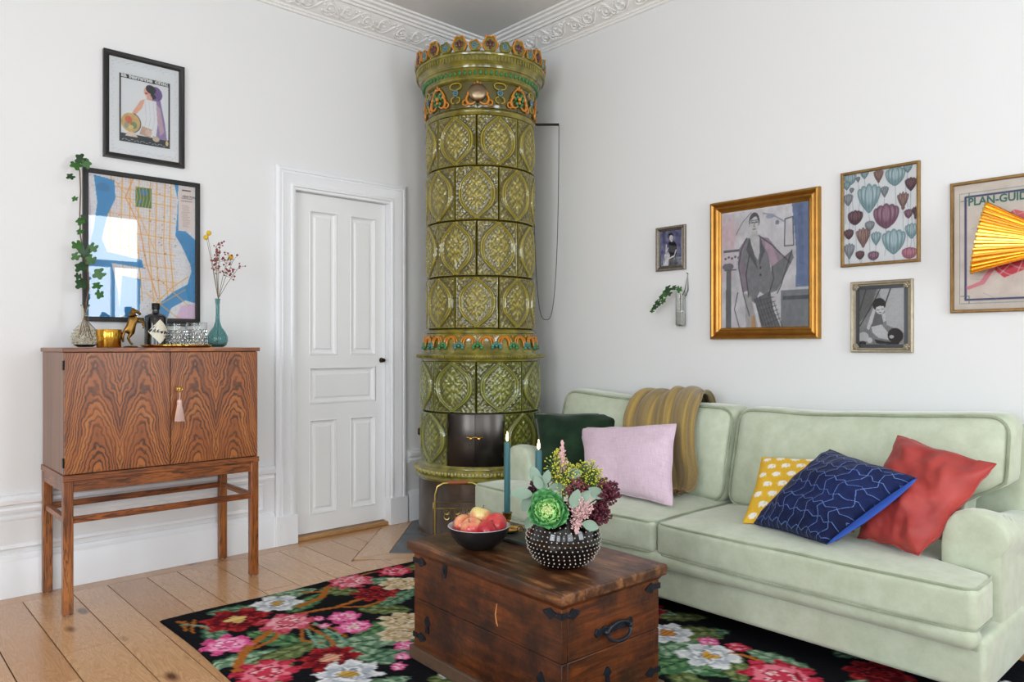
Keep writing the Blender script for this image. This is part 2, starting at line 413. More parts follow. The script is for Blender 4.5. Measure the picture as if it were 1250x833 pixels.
# floor boards
k = NT('pine_boards'); ri = k.n('ObjectInfo').outputs['Random']
off = k.n('CombineXYZ', i0=k.math('MULTIPLY', ri, 37), i1=k.math('MULTIPLY', ri, 91)).outputs[0]
co = k.n('VectorMath', {'operation': 'ADD'}, i0=k.co(), i1=off).outputs[0]
mp = k.n('Mapping', Vector=co); mp.inputs['Scale'].default_value = (1.1, 9, 9)
g1 = k.noise(2.4, mp.outputs[0], 3, .6, .9)
wv = k.math('FRACT', k.math('MULTIPLY', g1, 11))
fine = k.noise(30, mp.outputs[0], 3)
kn = k.n('TexVoronoi', {'feature': 'F1'}, Scale=1.0); mk = k.n('Mapping', Vector=co); mk.inputs['Scale'].default_value = (2.6, 6.0, 1); k.t.links.new(mk.outputs[0], kn.inputs['Vector'])
knot = k.ramp(kn.outputs['Distance'], [(.05, (1,1,1,1)), (.16, (0,0,0,1))])
base = k.ramp(ri, [(0, c(200, 152, 106)), (.35, c(216, 172, 126)), (.7, c(188, 138, 92)), (1, c(222, 180, 134))])
col = k.mix(k.math('MULTIPLY', k.ramp(wv, [(.0, (0,0,0,1)), (.8, (.8,.8,.8,1)), (1, (0,0,0,1))]), .55), base, c(146, 90, 48))
col = k.mix(k.math('MULTIPLY', fine, .25), col, c(226, 190, 150)); col = k.mix(knot, col, c(98, 62, 38))
k.p(Base_Color=col, Roughness=k.math('ADD', k.math('MULTIPLY', fine, .12), .17)); k.b.inputs['Coat Weight'].default_value = .25; k.b.inputs['Coat Roughness'].default_value = .12
k.bump(fine, .05, .002); M_pine = k.m
M_gap = mat('floor_gap', c(30, 22, 16), .95)
floor = struct('floor', MB().box(-.2, XW+.12, YB-.12, .2, -.12, -.016), M_gap, label='scrubbed pine board floor', smooth=0)
G = .0021
def plank(poly, rot=0):
    cx = sum(p[0] for p in poly)/len(poly); cy = sum(p[1] for p in poly)/len(poly)
    a = -rot; q = [((x-cx)*cos(a)-(y-cy)*sin(a), (x-cx)*sin(a)+(y-cy)*cos(a)) for x, y in poly]
    q = [(x-math.copysign(G, x), y-math.copysign(G, y)) for x, y in q]        # open the joints a hair
    obj('plank', MB().prism(q, -.02, random.uniform(-.0006, .0004)), M_pine, floor, (cx, cy, 0), (0, 0, rot), smooth=0)
S1, S2 = -.875, -1.93                      # outer edges of the mitred border round the hearth: x+y = S1, y-x = S2
H1, H2 = -.64, -1.75                       # hearth edges
plank([(.0, -6), (.115, -6), (.115, -3.6), (.0, -3.6)], R(90)); plank([(.0, -3.6), (.115, -3.6), (.115, S1-.115), (.0, S1)], R(90))
crn = lambda s, t: ((s-t)/2, (s+t)/2)      # x+y=s , y-x=t
plank([(0, S1), crn(S1, S2), crn(H1, H2), (0, H1)], R(-45))
plank([crn(S1, S2), (-S2, 0), (-H2, 0), crn(H1, H2)], R(45))
y = -6.0; ws = [.165, .19, .15, .175, .14, .185]; i = 0
YL = []
while y < -.01:
    wd = ws[i % 6]; i += 1; YL.append((y, min(y+wd, 0))); y += wd
for (y0, y1) in YL:
    segs = []
    yc = S1/2+S2/2                          # y of the border's outer corner (-1.4025)
    if y1 <= yc+.02: segs.append([[(.115, y0), (.115, y1)], [(XW, y0), (XW, y1)]])
    else:
        xl0, xl1 = S1-y0, S1-y1
        if xl1 > .12: segs.append([[(.115, y0), (.115, y1)], [(xl0, y0), (xl1, y1)]])
        elif xl0 > .13: plank([(.115, y0), (xl0, y0), (.115, S1-.115)])
        segs.append([[(max(y0-S2, .53), y0), (max(y1-S2, .53), y1)], [(XW, y0), (XW, y1)]])
    for A, B in segs:
        x = max(A[0][0], A[1][0]); e = min(B[0][0], B[1][0]); cuts = []
        p = x+random.uniform(.5, 1.5)
        while p < e-.4: cuts.append(p); p += random.uniform(1.1, 2.2)
        st_ = A
        for p in cuts+[None]:
            en = B if p is None else [(p, y0), (p, y1)]
            plank([st_[0], en[0], en[1], st_[1]]); st_ = en
# slate hearth
M_slate = mat('hearth_slate', c(104, 108, 112), .42, var=.8, vs=9, bump=.25, bs=30)
hq = lambda s0, s1, t0, t1: [crn(s0, t0), crn(s1, t0), crn(s1, t1), crn(s0, t1)]
hearth = struct('hearth', MB().prism([(0, 0), (0, H1+.01), crn(H1+.01, H2+.01), (-H2-.01, 0)], -.015, -.006), M_gap, floor, smooth=0)
ts = np.linspace(H2, -H2, 7); ss = [H1, H1+.36, H1+.80, .9]
for i in range(len(ss)-1):
    for j in range(len(ts)-1):
        off = .3*(i % 2); q = hq(ss[i]+.004, ss[i+1]-.004, ts[j]+.004-off*(j > 0), ts[j+1]-.004-off)
        # clip to the room corner
        def clip(poly, f):
            out = []
            for a, b in zip(poly, poly[1:]+poly[:1]):
                fa, fb = f(a), f(b)
                if fa >= 0: out.append(a)
                if fa*fb < 0: t = fa/(fa-fb); out.append((a[0]+(b[0]-a[0])*t, a[1]+(b[1]-a[1])*t))
            return out
        q = clip(clip(q, lambda p: p[0]-.002), lambda p: -p[1]-.024)
        if len(q) > 2: obj('tile', MB().prism(q, -.014, .001), M_slate, hearth, smooth=0)
# ================================================================== TILED STOVE
SX, SY = .46, -.46; PH0 = R(-40.2)          # axis and the bearing that faces the room
def glaze(name, rough=.12):
    k = NT(name); a = k.n('Attribute', {'attribute_name': 'Col'}).outputs[0]
    n = k.noise(9, k.co(), 4); k.p(Base_Color=k.mix(k.math('MULTIPLY', n, .45), a, c(112, 98, 26)), Roughness=rough, IOR=1.55)
    k.b.inputs['Coat Weight'].default_value = .6; k.b.inputs['Coat Roughness'].default_value = .04
    k.bump(k.noise(120, k.co(), 4), .10, .002); return k.m
M_glaze = glaze('olive_glaze')
k = NT('olive_moulding'); n = k.noise(14, k.co(), 5)
k.p(Base_Color=k.ramp(n, [(.3, c(88, 82, 26)), (.6, c(134, 124, 46)), (.85, c(160, 148, 70))]), Roughness=.14, IOR=1.55); k.b.inputs['Coat Weight'].default_value = .5
k.b.inputs['Coat Roughness'].default_value = .05; M_omould = k.m
gl = lambda n_, col, v=.35: mat(n_, col, .16, 0, v, 40, coat=.5)
M_orange, M_gleaf, M_teal, M_plum, M_blue = gl('orange_glaze', c(205, 130, 40)), gl('green_glaze', c(58, 122, 66)), gl('teal_glaze', c(66, 122, 108)), gl('plum_glaze', c(92, 48, 44)), gl('blue_glaze', c(92, 132, 140))
M_sheet = NT('sheet_metal'); n = M_sheet.noise(5, M_sheet.co(), 3)
M_sheet.p(Base_Color=M_sheet.ramp(n, [(.35, c(74, 62, 54)), (.7, c(108, 98, 90))]), Roughness=.22, Metallic=.85); M_sheet = M_sheet.m
M_steel = mat('polished_iron', c(72, 68, 64), .24, .9, .6, 9)
M_brass = mat('brass', c(205, 160, 80), .22, 1, .35, 30)

stove = thing('tiled_stove', 'tall round olive green tiled stove with a crested top in the corner', 'stove', (SX, SY, 0), PH0)
# local frame: +x faces the room; bearing t measured to the right
def leafy(u, v, leaves):
    h = np.zeros_like(u)
    for (x, y, a, l, w_, amp) in leaves:
        for sg in (1, -1):
            dx, dy = u-sg*x, v-y; ca, sa = cos(R(a)), sin(R(a))*sg; p = dx*ca*1+dy*sa; q = -dx*sa+dy*ca
            if sg < 0: p = dx*cos(R(a))-dy*sin(R(a)); q = dx*sin(R(a))+dy*cos(R(a))
            e = np.exp(-((p/l)**2+(q/w_)**2)*1.6); rib = 1-.35*np.exp(-(q/(w_*.22))**2); h = np.maximum(h, amp*e*rib)
    return h
def ridge(d, w_): return np.exp(-(d/w_)**2)
IN = [(.0,.30,90,.06,.035,1),(.075,.22,40,.075,.036,.9),(.15,.12,10,.07,.036,.9),(.0,.16,90,.07,.04,1),(.10,.06,-20,.08,.036,.8),(.19,0,60,.07,.036,.8),(.07,-.05,30,.08,.036,.9),
      (.15,-.11,-30,.075,.036,.9),(.0,-.02,90,.07,.045,1),(.07,-.19,-50,.075,.036,.9),(.0,-.22,90,.10,.032,.9),(.0,-.31,90,.05,.03,.8),(.22,.04,80,.05,.03,.7),(.11,.16,-60,.05,.03,.6),(.12,-.03,80,.04,.025,.6)]
OUT = [(.40,.40,45,.09,.045,.9),(.30,.43,10,.07,.035,.8),(.43,.28,80,.08,.035,.8),(.34,.32,45,.06,.03,.7),(.22,.44,0,.05,.03,.6),(.40,-.40,-45,.09,.045,.9),(.30,-.43,-10,.07,.035,.8),(.43,-.28,-80,.08,.035,.8),(.34,-.32,-45,.06,.03,.7),(.22,-.44,0,.05,.03,.6),(.45,.18,85,.05,.02,.5),(.45,-.18,85,.05,.02,.5)]
def tile_relief(u, v):
    a_ = np.clip(np.abs(v)/.49, 0, 1); w_ = .405*(1-a_**2.3)**1.25+.03*(1-a_)*a_
    d = np.abs(u)-w_; ins = 1/(1+np.exp(d*120))
    h = .22*ins+.80*ridge(d, .022)+.62*ridge(d+.058, .014)-.15*ridge(d+.03, .010)-.18*ridge(d-.038, .014)
    h += (.78*leafy(u, v, IN)+.16*np.sin(u*70)*np.sin(v*64))*(d < -.075)+(.74*leafy(u, v, OUT)+.14*np.sin(u*66+1)*np.sin(v*72))*(d > .04)
    e = np.maximum(np.abs(u), np.abs(v)); h = h*(e < .475)+.45*ridge(e-.482, .014)
    return h
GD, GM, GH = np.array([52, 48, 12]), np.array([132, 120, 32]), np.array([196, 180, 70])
def curved_tile(name, rad, ang, z0, z1, relief, amp, nu=44, nv=52, cols=(GD, GM, GH), thick=.03, gap=.004):
    us = np.linspace(-.5, .5, nu); vs = np.linspace(-.5, .5, nv); U, V = np.meshgrid(us, vs); Hh = relief(U, V)
    ed = np.clip((.5-np.maximum(np.abs(U), np.abs(V)))/.012, 0, 1); r = rad+amp*Hh-.006*(1-ed)
    a = U*(ang-gap/rad); Z = z0+gap/2+(V+.5)*(z1-z0-gap)
    P = np.stack([r*np.cos(a), r*np.sin(a), Z], -1).reshape(-1, 3)
    i = np.arange((nv-1)*nu).reshape(nv-1, nu)[:, :-1].ravel(); F = np.stack([i, i+1, i+nu+1, i+nu], -1).tolist()
    V2 = P.tolist(); b0 = len(V2)
    loop = [j for j in range(nu)]+[nu*j+nu-1 for j in range(1, nv)]+[nu*(nv-1)+j for j in range(nu-2, -1, -1)]+[nu*j for j in range(nv-2, 0, -1)]
    for j in loop:
        x, y_, z = V2[j]; q = math.hypot(x, y_); s = (rad-thick)/q; V2.append([x*s, y_*s, z])
    m = len(loop)
    for j in range(m): F.append([loop[j], b0+j, b0+(j+1) % m, loop[(j+1) % m]])
    me = bpy.data.meshes.new(name); me.from_pydata(V2, [], F); me.update(); me.shade_smooth(); me.set_sharp_from_angle(angle=R(60))
    if cols is not None:
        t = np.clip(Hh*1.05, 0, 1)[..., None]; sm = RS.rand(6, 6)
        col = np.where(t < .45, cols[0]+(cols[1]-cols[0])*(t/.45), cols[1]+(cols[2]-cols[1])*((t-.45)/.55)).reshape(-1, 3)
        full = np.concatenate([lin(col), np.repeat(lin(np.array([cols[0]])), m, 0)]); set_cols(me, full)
    return me
RSH, RLO = .328, .362
core = [(0, .02), (.37, .02), (.37, .40), (RLO-.012, .43), (RLO-.012, 1.06), (RSH-.012, 1.12), (RSH-.012, 2.7), (.36, 2.8), (.30, 2.81), (0, 2.81)]
obj('core', MB().lathe(core, 48), mat('mortar', c(48, 44, 26), .8), stove)
ROWS = [(2.475, 2.178), (2.178, 1.862), (1.862, 1.538), (1.538, 1.232)]
TA = R(45)
for i, (zt, zb) in enumerate(ROWS):
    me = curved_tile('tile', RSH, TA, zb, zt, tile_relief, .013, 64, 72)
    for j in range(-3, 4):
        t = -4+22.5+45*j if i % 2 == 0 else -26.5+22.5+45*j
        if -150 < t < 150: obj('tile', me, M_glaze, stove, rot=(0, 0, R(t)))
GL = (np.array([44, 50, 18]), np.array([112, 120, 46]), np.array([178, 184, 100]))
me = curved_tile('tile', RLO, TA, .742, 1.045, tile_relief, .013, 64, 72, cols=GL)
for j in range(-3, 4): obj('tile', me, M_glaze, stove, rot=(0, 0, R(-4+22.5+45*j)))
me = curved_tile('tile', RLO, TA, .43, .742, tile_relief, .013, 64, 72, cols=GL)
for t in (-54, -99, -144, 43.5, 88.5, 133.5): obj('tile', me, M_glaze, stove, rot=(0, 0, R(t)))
# fire doors
for (t0, t1, kx) in ((-31, -5.2, -8.5), (-4.8, 20.8, -1.5)):
    d = MB().lathe([(RLO-.02, .435), (RLO+.006, .435), (RLO+.008, .44), (RLO+.008, .735), (RLO+.006, .74), (RLO-.02, .74)], 10, a0=R(t0), a1=R(t1))
    for z in (.435, .738): pass
    o = obj('fire_door', d, M_steel, stove)
    kn = MB().lathe([(0, .02), (.007, .018), (.009, .012), (.005, .005), (.004, 0)], 12)
    obj('knob', kn, M_brass, o, ((RLO+.008)*cos(R(kx)), (RLO+.008)*sin(R(kx)), .60), (0, R(90), R(kx)))
    obj('latch', MB().tube([((RLO+.016)*cos(R(kx+s)), (RLO+.016)*sin(R(kx+s)), .605+.004*abs(s)/3) for s in np.linspace(-3.5, 3.5, 7)], .0045, 6), M_brass, o)
    for z in (.50, .68):
        th = t0 if t0 < -10 else t1
        obj('hinge', MB().lathe([(0, .018), (.006, .018), (.006, -.018), (0, -.018)], 8), M_steel, o, ((RLO+.008)*cos(R(th)), (RLO+.008)*sin(R(th)), z))
# plinth of sheet metal and lower ring
obj('base', MB().lathe([(.388, .0), (.39, .004), (.382, .02), (.380, .36), (.36, .38)], 64), M_sheet, stove)
obj('lower_ring', MB().lathe([(.37, .335), (.392, .338), (.404, .348), (.406, .358), (.400, .366), (.394, .372), (.402, .384), (.398, .402), (.385, .416), (.378, .418), (.376, .428), (.368, .436), (.34, .436)], 72), M_omould, stove)
lr = MB(); lf = MB()
for i in range(60):
    a = R(i*6-180)
    if abs(a) > R(140): continue
    lr.sphere((.402*cos(a), .402*sin(a), .392), (.011, .011, .013), 8, 5)
    a += R(3); lf.sphere((.402*cos(a), .402*sin(a), .396), .007, 7, 5)
obj('leaf_border', lr, gl('gold_olive_glaze', c(170, 160, 70)), stove)['kind'] = 'stuff'; obj('bead_border', lf, gl('cream_glaze', c(196, 190, 150)), stove)['kind'] = 'stuff'
# middle cornice with coloured frieze
obj('middle_cornice', MB().lathe([(.30, 1.04), (RLO+.004, 1.043), (RLO+.006, 1.052), (.386, 1.058), (.392, 1.068), (.390, 1.078), (.380, 1.086), (.372, 1.09), (.358, 1.104), (.348, 1.122), (.340, 1.14), (.336, 1.19), (.338, 1.203), (.346, 1.208), (.348, 1.218), (.340, 1.226), (.32, 1.232)], 72), M_omould, stove)
rope = MB()
for i in range(150):
    a = 2*pi*i/150; rope.sphere((.391*cos(a), .391*sin(a), 1.070), (.0075, .0075, .010), 6, 4)
obj('rope_moulding', rope, M_omould, stove)['kind'] = 'stuff'
def cyl(rad, s, z, lift=0): a = s/rad; return ((rad+lift)*cos(a), (rad+lift)*sin(a), z)
RF = .347
def fr(s, z, l=0):                            # frieze cone, z in 1.095..1.2
    f = (z-1.095)/.1; return cyl(.358-.020*f, s, z, l)
arc = MB()
for sg in (1, -1):
    arc.tube([fr(sg*(.062-.034*cos(t)), 1.150+.036*sin(t), .004) for t in np.linspace(-.6, 3.6, 16)], [.0045+.003*sin(i/15*pi) for i in range(16)], 6)
arc.sphere(fr(0, 1.188, .004), .007, 7, 5)
lea = MB()
for i in range(7): a = R(-20+i*220/6); lea.sphere(fr(.024*cos(a), 1.128+.020*sin(a), .003), (.012, .012, .011), 7, 5)
lea.sphere(fr(0, 1.132, .004), .011, 8, 5)
arcm, leam = arc.mesh('scroll', 60), lea.mesh('leaf_cluster', 60)
for i in range(-7, 8):
    t = -3+18*i; o = obj('frieze_scroll', arcm, M_orange, stove, rot=(0, 0, R(t))); obj('leaf_cluster', leam, M_teal if i % 2 else M_gleaf, stove, rot=(0, 0, R(t)))
# top frieze
def plain(u, v):
    e = np.maximum(np.abs(u), np.abs(v)); return .15+.25*ridge(e-.48, .012)
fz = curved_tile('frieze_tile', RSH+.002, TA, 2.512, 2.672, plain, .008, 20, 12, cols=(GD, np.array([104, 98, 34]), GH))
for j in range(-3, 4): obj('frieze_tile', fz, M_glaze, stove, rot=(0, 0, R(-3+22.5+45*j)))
obj('collar', MB().lathe([(.31, 2.472), (RSH+.006, 2.474), (RSH+.016, 2.484), (RSH+.018, 2.494), (RSH+.012, 2.504), (RSH+.002, 2.510), (.31, 2.514)], 72), M_omould, stove)
rt = RSH+.010
sc = MB()
for sg in (1, -1):
    sc.tube([cyl(rt, sg*(.040+.024*cos(t)*(1-.1*t)), 2.560+.030*sin(t), .004) for t in np.linspace(-2.6, 2.4, 20)], [.0045+.004*sin(i/19*pi) for i in range(20)], 6)
    sc.tube([cyl(rt, sg*(.058*(1-f)+.0*f), 2.586+.055*f+.02*sin(pi*f), .004) for f in np.linspace(0, 1, 12)], [.0075-.003*i/11 for i in range(12)], 6)
    sc.tube([cyl(rt, sg*(.070+.016*cos(t)), 2.540+.016*sin(t), .004) for t in np.linspace(-3.6, 1.6, 14)], .0055, 6)
    sc.sphere(cyl(rt, sg*.016, 2.648, .004), .007, 7, 5)
sc.sphere(cyl(rt, 0, 2.655, .004), (.007, .007, .011), 7, 5)
scm = sc.mesh('scroll', 60)
lv = MB()
for sg in (1, -1):
    for (s, z, r_) in ((.012, 2.60, .012), (.030, 2.585, .010), (.024, 2.615, .010), (.020, 2.56, .011), (.040, 2.60, .008), (.012, 2.545, .008)): lv.sphere(cyl(rt, sg*s, z, .003), (r_*.8, r_, r_*1.1), 8, 5)
lvm = lv.mesh('leaf_cluster', 60)
ct = MB(); ct.sphere(cyl(rt, 0, 2.588, .006), .013, 9, 6); ct.sphere(cyl(rt, 0, 2.565, .006), .009, 9, 6); ctm = ct.mesh('plum_centre', 60)
rs_ = MB()
for i in range(8): a = R(i*45); rs_.sphere(cyl(rt, .014*cos(a), 2.60+.014*sin(a), .003), (.006, .0065, .0065), 7, 5)
rs_.sphere(cyl(rt, 0, 2.60, .005), .006, 7, 5); rsm = rs_.mesh('rosette', 60)
tw = MB()
for sg in (1, -1):
    tw.tube([cyl(rt, sg*(.006+.030*sin(t)), 2.62+.024*(1-cos(t))*.8, .003) for t in np.linspace(0, 3.6, 14)], .0042, 6)
    tw.tube([cyl(rt, sg*(.008+.02*sin(t)), 2.578-.018*(1-cos(t)), .003) for t in np.linspace(0, 3.2, 14)], .0042, 6)
twm = tw.mesh('tendril', 60)
for j in range(-3, 4):
    t = -3+45*j
    obj('frieze_scroll', scm, M_orange, stove, rot=(0, 0, R(t)))
    if j: obj('leaf_cluster', lvm, M_gleaf, stove, rot=(0, 0, R(t))); obj('plum_centre', ctm, M_orange if j % 2 else M_plum, stove, rot=(0, 0, R(t)))
    obj('rosette', rsm, M_blue, stove, rot=(0, 0, R(t+22.5))); obj('tendril', twm, gl('ochre_glaze', c(176, 150, 50)), stove, rot=(0, 0, R(t+22.5)))
vent = obj('vent_plate', MB().lathe([(0, .020), (.030, .018), (.046, .012), (.052, .006), (.053, 0)], 28), mat('bronze', c(150, 130, 104), .3, 1, .5, 25), stove, ((RSH+.012)*cos(R(-3)), (RSH+.012)*sin(R(-3)), 2.598), (0, R(90), R(-3)))
# upper cornice
obj('upper_cornice', MB().lathe([(.31, 2.668), (RSH+.010, 2.670), (RSH+.018, 2.677), (RSH+.018, 2.684), (.340, 2.688), (.344, 2.692), (.358, 2.722), (.362, 2.725), (.364, 2.730), (.374, 2.734), (.376, 2.741), (.372, 2.745), (.374, 2.752), (.384, 2.762), (.390, 2.768), (.392, 2.796), (.398, 2.800), (.400, 2.808), (.396, 2.816), (.380, 2.820), (.34, 2.822)], 72), M_omould, stove)
lb = MB()
for i in range(72):
    a = R(i*5); lb.sphere((.353*cos(a), .353*sin(a), 2.708), (.011, .011, .015), 7, 5)
obj('leaf_band', lb, M_gleaf, stove)['kind'] = 'stuff'
fl = MB()
for i in range(120):
    a = 2*pi*i/120; fl.sphere((.391*cos(a), .391*sin(a), 2.782), (.0095, .0095, .019), 6, 5)
obj('fluted_band', fl, M_omould, stove)['kind'] = 'stuff'
def palmette(w_, h_, big):
    b = MB(); n = 15; pts = []
    for i in range(n+1):
        a = pi*1.12*(i/n)-pi*.06; rr = 1+.10*cos(a*6) if big else 1+.12*cos(a*5)
        pts.append((w_*cos(a)*rr, h_*.40+h_*.56*sin(a)*rr))
    poly = [(-w_*.7, 0), (w_*.7, 0)]+pts; b.prism([(y, z) for y, z in poly], -.012, .010, 'yzx')
    e = MB(); e.tube([(.012, y, z) for y, z in [(w_*.7, .004)]+pts+[(-w_*.7, .004)]], .0055 if big else .004, 6)
    q = MB()
    if big:
        for (y, z, r1, r2) in ((0, h_*.50, w_*.26, h_*.26), (w_*.4, h_*.44, w_*.2, h_*.2), (-w_*.4, h_*.44, w_*.2, h_*.2), (0, h_*.2, w_*.2, h_*.12)): q.sphere((.012, y, z), (.008, r1, r2), 8, 6)
    else:
        for i in range(6): a = R(i*60+30); q.sphere((.010, w_*.42*cos(a), h_*.50+h_*.26*sin(a)), (.006, w_*.22, h_*.14), 7, 5)
        q.sphere((.012, 0, h_*.5), (.006, w_*.2, h_*.1), 7, 5)
    return b.mesh('crest', 35), e.mesh('edge', 60), q.mesh('fill', 60)
P1, P2 = palmette(.040, .088, True), palmette(.032, .060, False)
for i in range(14):
    t = 8+i*360/14
    a = R(t); o = obj('crest_palmette', P1[0], M_omould, stove, (.388*cos(a), .388*sin(a), 2.818), (0, 0, a)); obj('rim', P1[1], M_orange, o); obj('petal_relief', P1[2], M_plum, o)
    a = R(t+180/14); o = obj('crest_leaf', P2[0], M_omould, stove, (.390*cos(a), .390*sin(a), 2.818), (0, 0, a)); obj('rim', P2[1], M_orange if i % 2 else M_omould, o); obj('petal_relief', P2[2], M_blue, o)
# side air valve on the left flank
obj('side_valve', MB().lathe([(0, .03), (.02, .028), (.026, .012), (.026, -.02)], 16), mat('dark_bronze', c(70, 62, 52), .35, 1), stove, (RLO*cos(R(-92)), RLO*sin(R(-92)), .60), (0, R(90), R(-92)))
# damper arm and its looped pull wire
dm = thing('damper_pull', 'black iron damper arm with a long looped pull wire beside the stove', 'damper', (.704, -.24, 2.50))
obj('arm', MB().box(-.035, .16, -.006, .006, -.004, .010), M_plug, dm, rot=(0, 0, R(47)), bevel=.002)
obj('bracket', MB().box(-.045, .0, -.014, .014, -.022, .016), M_plug, dm, rot=(0, 0, R(47)), bevel=.003)
P = []
for t in np.linspace(-1, 1, 90):
    q = abs(t)**.55; x = .5+.5*math.copysign(q, t); z = -1.205*(1-q**3.2)**.5 if q < 1 else 0
    P.append((.108*x, .1165*x, z))
obj('pull_wire', MB().tube(P, .0021, 6), M_plug, dm)
# ================================================================== ROSEWOOD CABINET
def rosewood(name, door_centre=None, axis=1):
    k = NT(name); co = k.co(); s = k.n('SeparateXYZ', Vector=co).outputs
    if door_centre is not None:
        um = k.math('ABSOLUTE', k.math('SUBTRACT', s[1], door_centre))           # book-matched about the middle of the leaf
        p = k.math('SUBTRACT', um, .088); pa = k.math('ABSOLUTE', p)
        wob = k.math('MULTIPLY', k.math('SUBTRACT', k.noise(5.5, k.n('CombineXYZ', i0=um, i1=k.math('MULTIPLY', s[2], .55)).outputs[0], 4), .5), .30)
        wob2 = k.math('MULTIPLY', k.math('SUBTRACT', k.noise(38, k.n('CombineXYZ', i0=um, i1=s[2]).outputs[0], 3), .5), .030)
        f = k.math('ADD', k.math('ADD', k.math('MULTIPLY', s[2], .62), k.math('MULTIPLY', k.math('POWER', pa, 1.55), 7.5)), k.math('ADD', wob, wob2))
        band = k.math('FRACT', k.math('MULTIPLY', f, 30)); big = k.noise(2.0, k.n('CombineXYZ', i0=k.math('MULTIPLY', f, 5), i1=k.math('MULTIPLY', um, 2)).outputs[0], 4)
    else:
        sc = [26, 26, 26]; sc[axis] = 1.3; g = k.noise(1.6, k.co(scale=tuple(sc)), 4, .6, .6)
        band = k.math('FRACT', k.math('MULTIPLY', g, 9)); big = k.noise(2.5, co, 3)
    fine = k.noise(160, k.co(scale=(1, 1, .12)), 3)
    a = k.ramp(band, [(0, (1,1,1,1)), (.22, (.85,.85,.85,1)), (.42, (.15,.15,.15,1)), (.8, (0,0,0,1)), (1, (.8,.8,.8,1))])
    base = k.ramp(big, [(.25, c(106, 52, 20)), (.5, c(166, 94, 40)), (.75, c(196, 124, 58))])
    col = k.mix(k.math('MULTIPLY', k.math('MULTIPLY', a, k.ramp(k.noise(9, co, 3), [(.25, (.45,.45,.45,1)), (.6, (1,1,1,1))])), .95), base, c(38, 18, 10)); col = k.mix(k.math('MULTIPLY', fine, .22), col, c(100, 52, 26))
    k.p(Base_Color=col, Roughness=.36); k.b.inputs['Coat Weight'].default_value = .2; k.b.inputs['Coat Roughness'].default_value = .25
    return k.m
CY = -2.31                                   # cabinet centre along the wall
M_rosey, M_rosez, M_rosex = rosewood('rosewood_along', None, 1), rosewood('rosewood_upright', None, 2), rosewood('rosewood_across', None, 0)
k = NT('rosewood_side'); n = k.noise(2, k.co(scale=(14, 1, .5)), 4)
k.p(Base_Color=k.ramp(n, [(.3, c(112, 78, 62)), (.55, c(140, 104, 84)), (.8, c(124, 86, 66))]), Roughness=.38); M_rside = k.m
cab = thing('bar_cabinet', 'tall rosewood cabinet on slim legs with two figured doors', 'cabinet', (0, CY, 0))
W2 = .425; ZT = 1.124
obj('body', MB().box(.03, .436, -W2+.008, W2-.008, .588, ZT-.018), M_rside, cab, bevel=.002)
obj('top', MB().box(.025, .462, -W2, W2, ZT-.018, ZT), M_rosey, cab, bevel=.002)
def cab_door(y0, y1): 
    return obj('door', MB().box(.437, .456, y0, y1, .592, ZT-.021), rosewood('rosewood_figured', (y0+y1)/2), cab, bevel=.0015)
dl = cab_door(-W2+.010, .004); dr = cab_door(.007, W2-.010)
for z in (.64, 1.05): obj('hinge', MB().box(.43, .447, -W2+.004, -W2+.011, z-.02, z+.02), M_plug, dl)
obj('key_escutcheon', MB().lathe([(0, .003), (.010, .003), (.011, 0)], 14), M_brass, dr, (.456, .038, .935), (0, R(90), 0))
obj('apron', MB().box(.022, .458, -W2+.002, W2-.002, .562, .588), M_rosey, cab, bevel=.002)
obj('front_rail', MB().box(.425, .448, -W2+.03, W2-.03, .515, .562), M_rosey, cab, bevel=.002)
for y in (-W2+.006, W2-.030): obj('side_rail', MB().box(.05, .43, y, y+.024, .515, .562), M_rosex, cab, bevel=.002)
obj('rear_rail', MB().box(.03, .052, -W2+.03, W2-.03, .515, .562), M_rosey, cab, bevel=.002)
for x in (.026, .418):
    for y in (-W2+.004, W2-.042):
        l = obj('leg', MB().box(x, x+.038, y, y+.038, .004, .562), M_rosez, cab, bevel=.003)
        obj('glide', MB().lathe([(0, 0), (.009, 0), (.009, .006), (0, .006)], 10), M_white, l, (x+.019, y+.019, 0))
obj('front_stretcher', MB().box(.428, .448, -W2+.04, W2-.04, .383, .410), M_rosey, cab, bevel=.002)
obj('rear_stretcher', MB().box(.03, .050, -W2+.04, W2-.04, .383, .410), M_rosey, cab, bevel=.002)
for y in (-W2+.012, W2-.036): obj('side_stretcher', MB().box(.06, .42, y, y+.022, .383, .408), M_rosex, cab, bevel=.002)
# key with tassel
kt = thing('key_tassel', 'pale pink tassel hanging from the brass key of the cabinet', 'tassel', (.462, CY+.036, .785))
key = MB().tube([(-.004, 0, .150), (.022, 0, .150)], .0035, 8); key.tube([(.026, .011*cos(a), .150+.011*sin(a)) for a in np.linspace(0, 2*pi, 15)[:-1]], .0028, 6, True)
obj('key', key, M_brass, kt)
M_tas = mat('tassel_thread', c(226, 190, 178), .8, sheen=.4)
obj('cord', MB().tube([(.026, 0, .142), (.020, .002, .120), (.020, 0, .098)], .002, 6), M_tas, kt)
th = MB().sphere((.020, 0, .092), (.010, .011, .012), 12, 8); th.lathe([(.0105, .086), (.0108, .078), (.0095, .076)], 12, (.020, 0, 0)); obj('tassel_head', th, M_tas, kt)
sk = MB()
for i in range(46):
    a = i*2.4; r0 = .0085*math.sqrt((i+.5)/46); r1 = r0*2.5
    sk.tube([(.020+r0*cos(a), r0*sin(a), .078), (.020+r0*1.7*cos(a), r0*1.8*sin(a), .045), (.020+min(r1, .02)*cos(a)*.9, r1*sin(a), .002+.004*random.random())], .0017, 4)
o = obj('skirt', sk, M_tas, kt); o['kind'] = 'stuff'

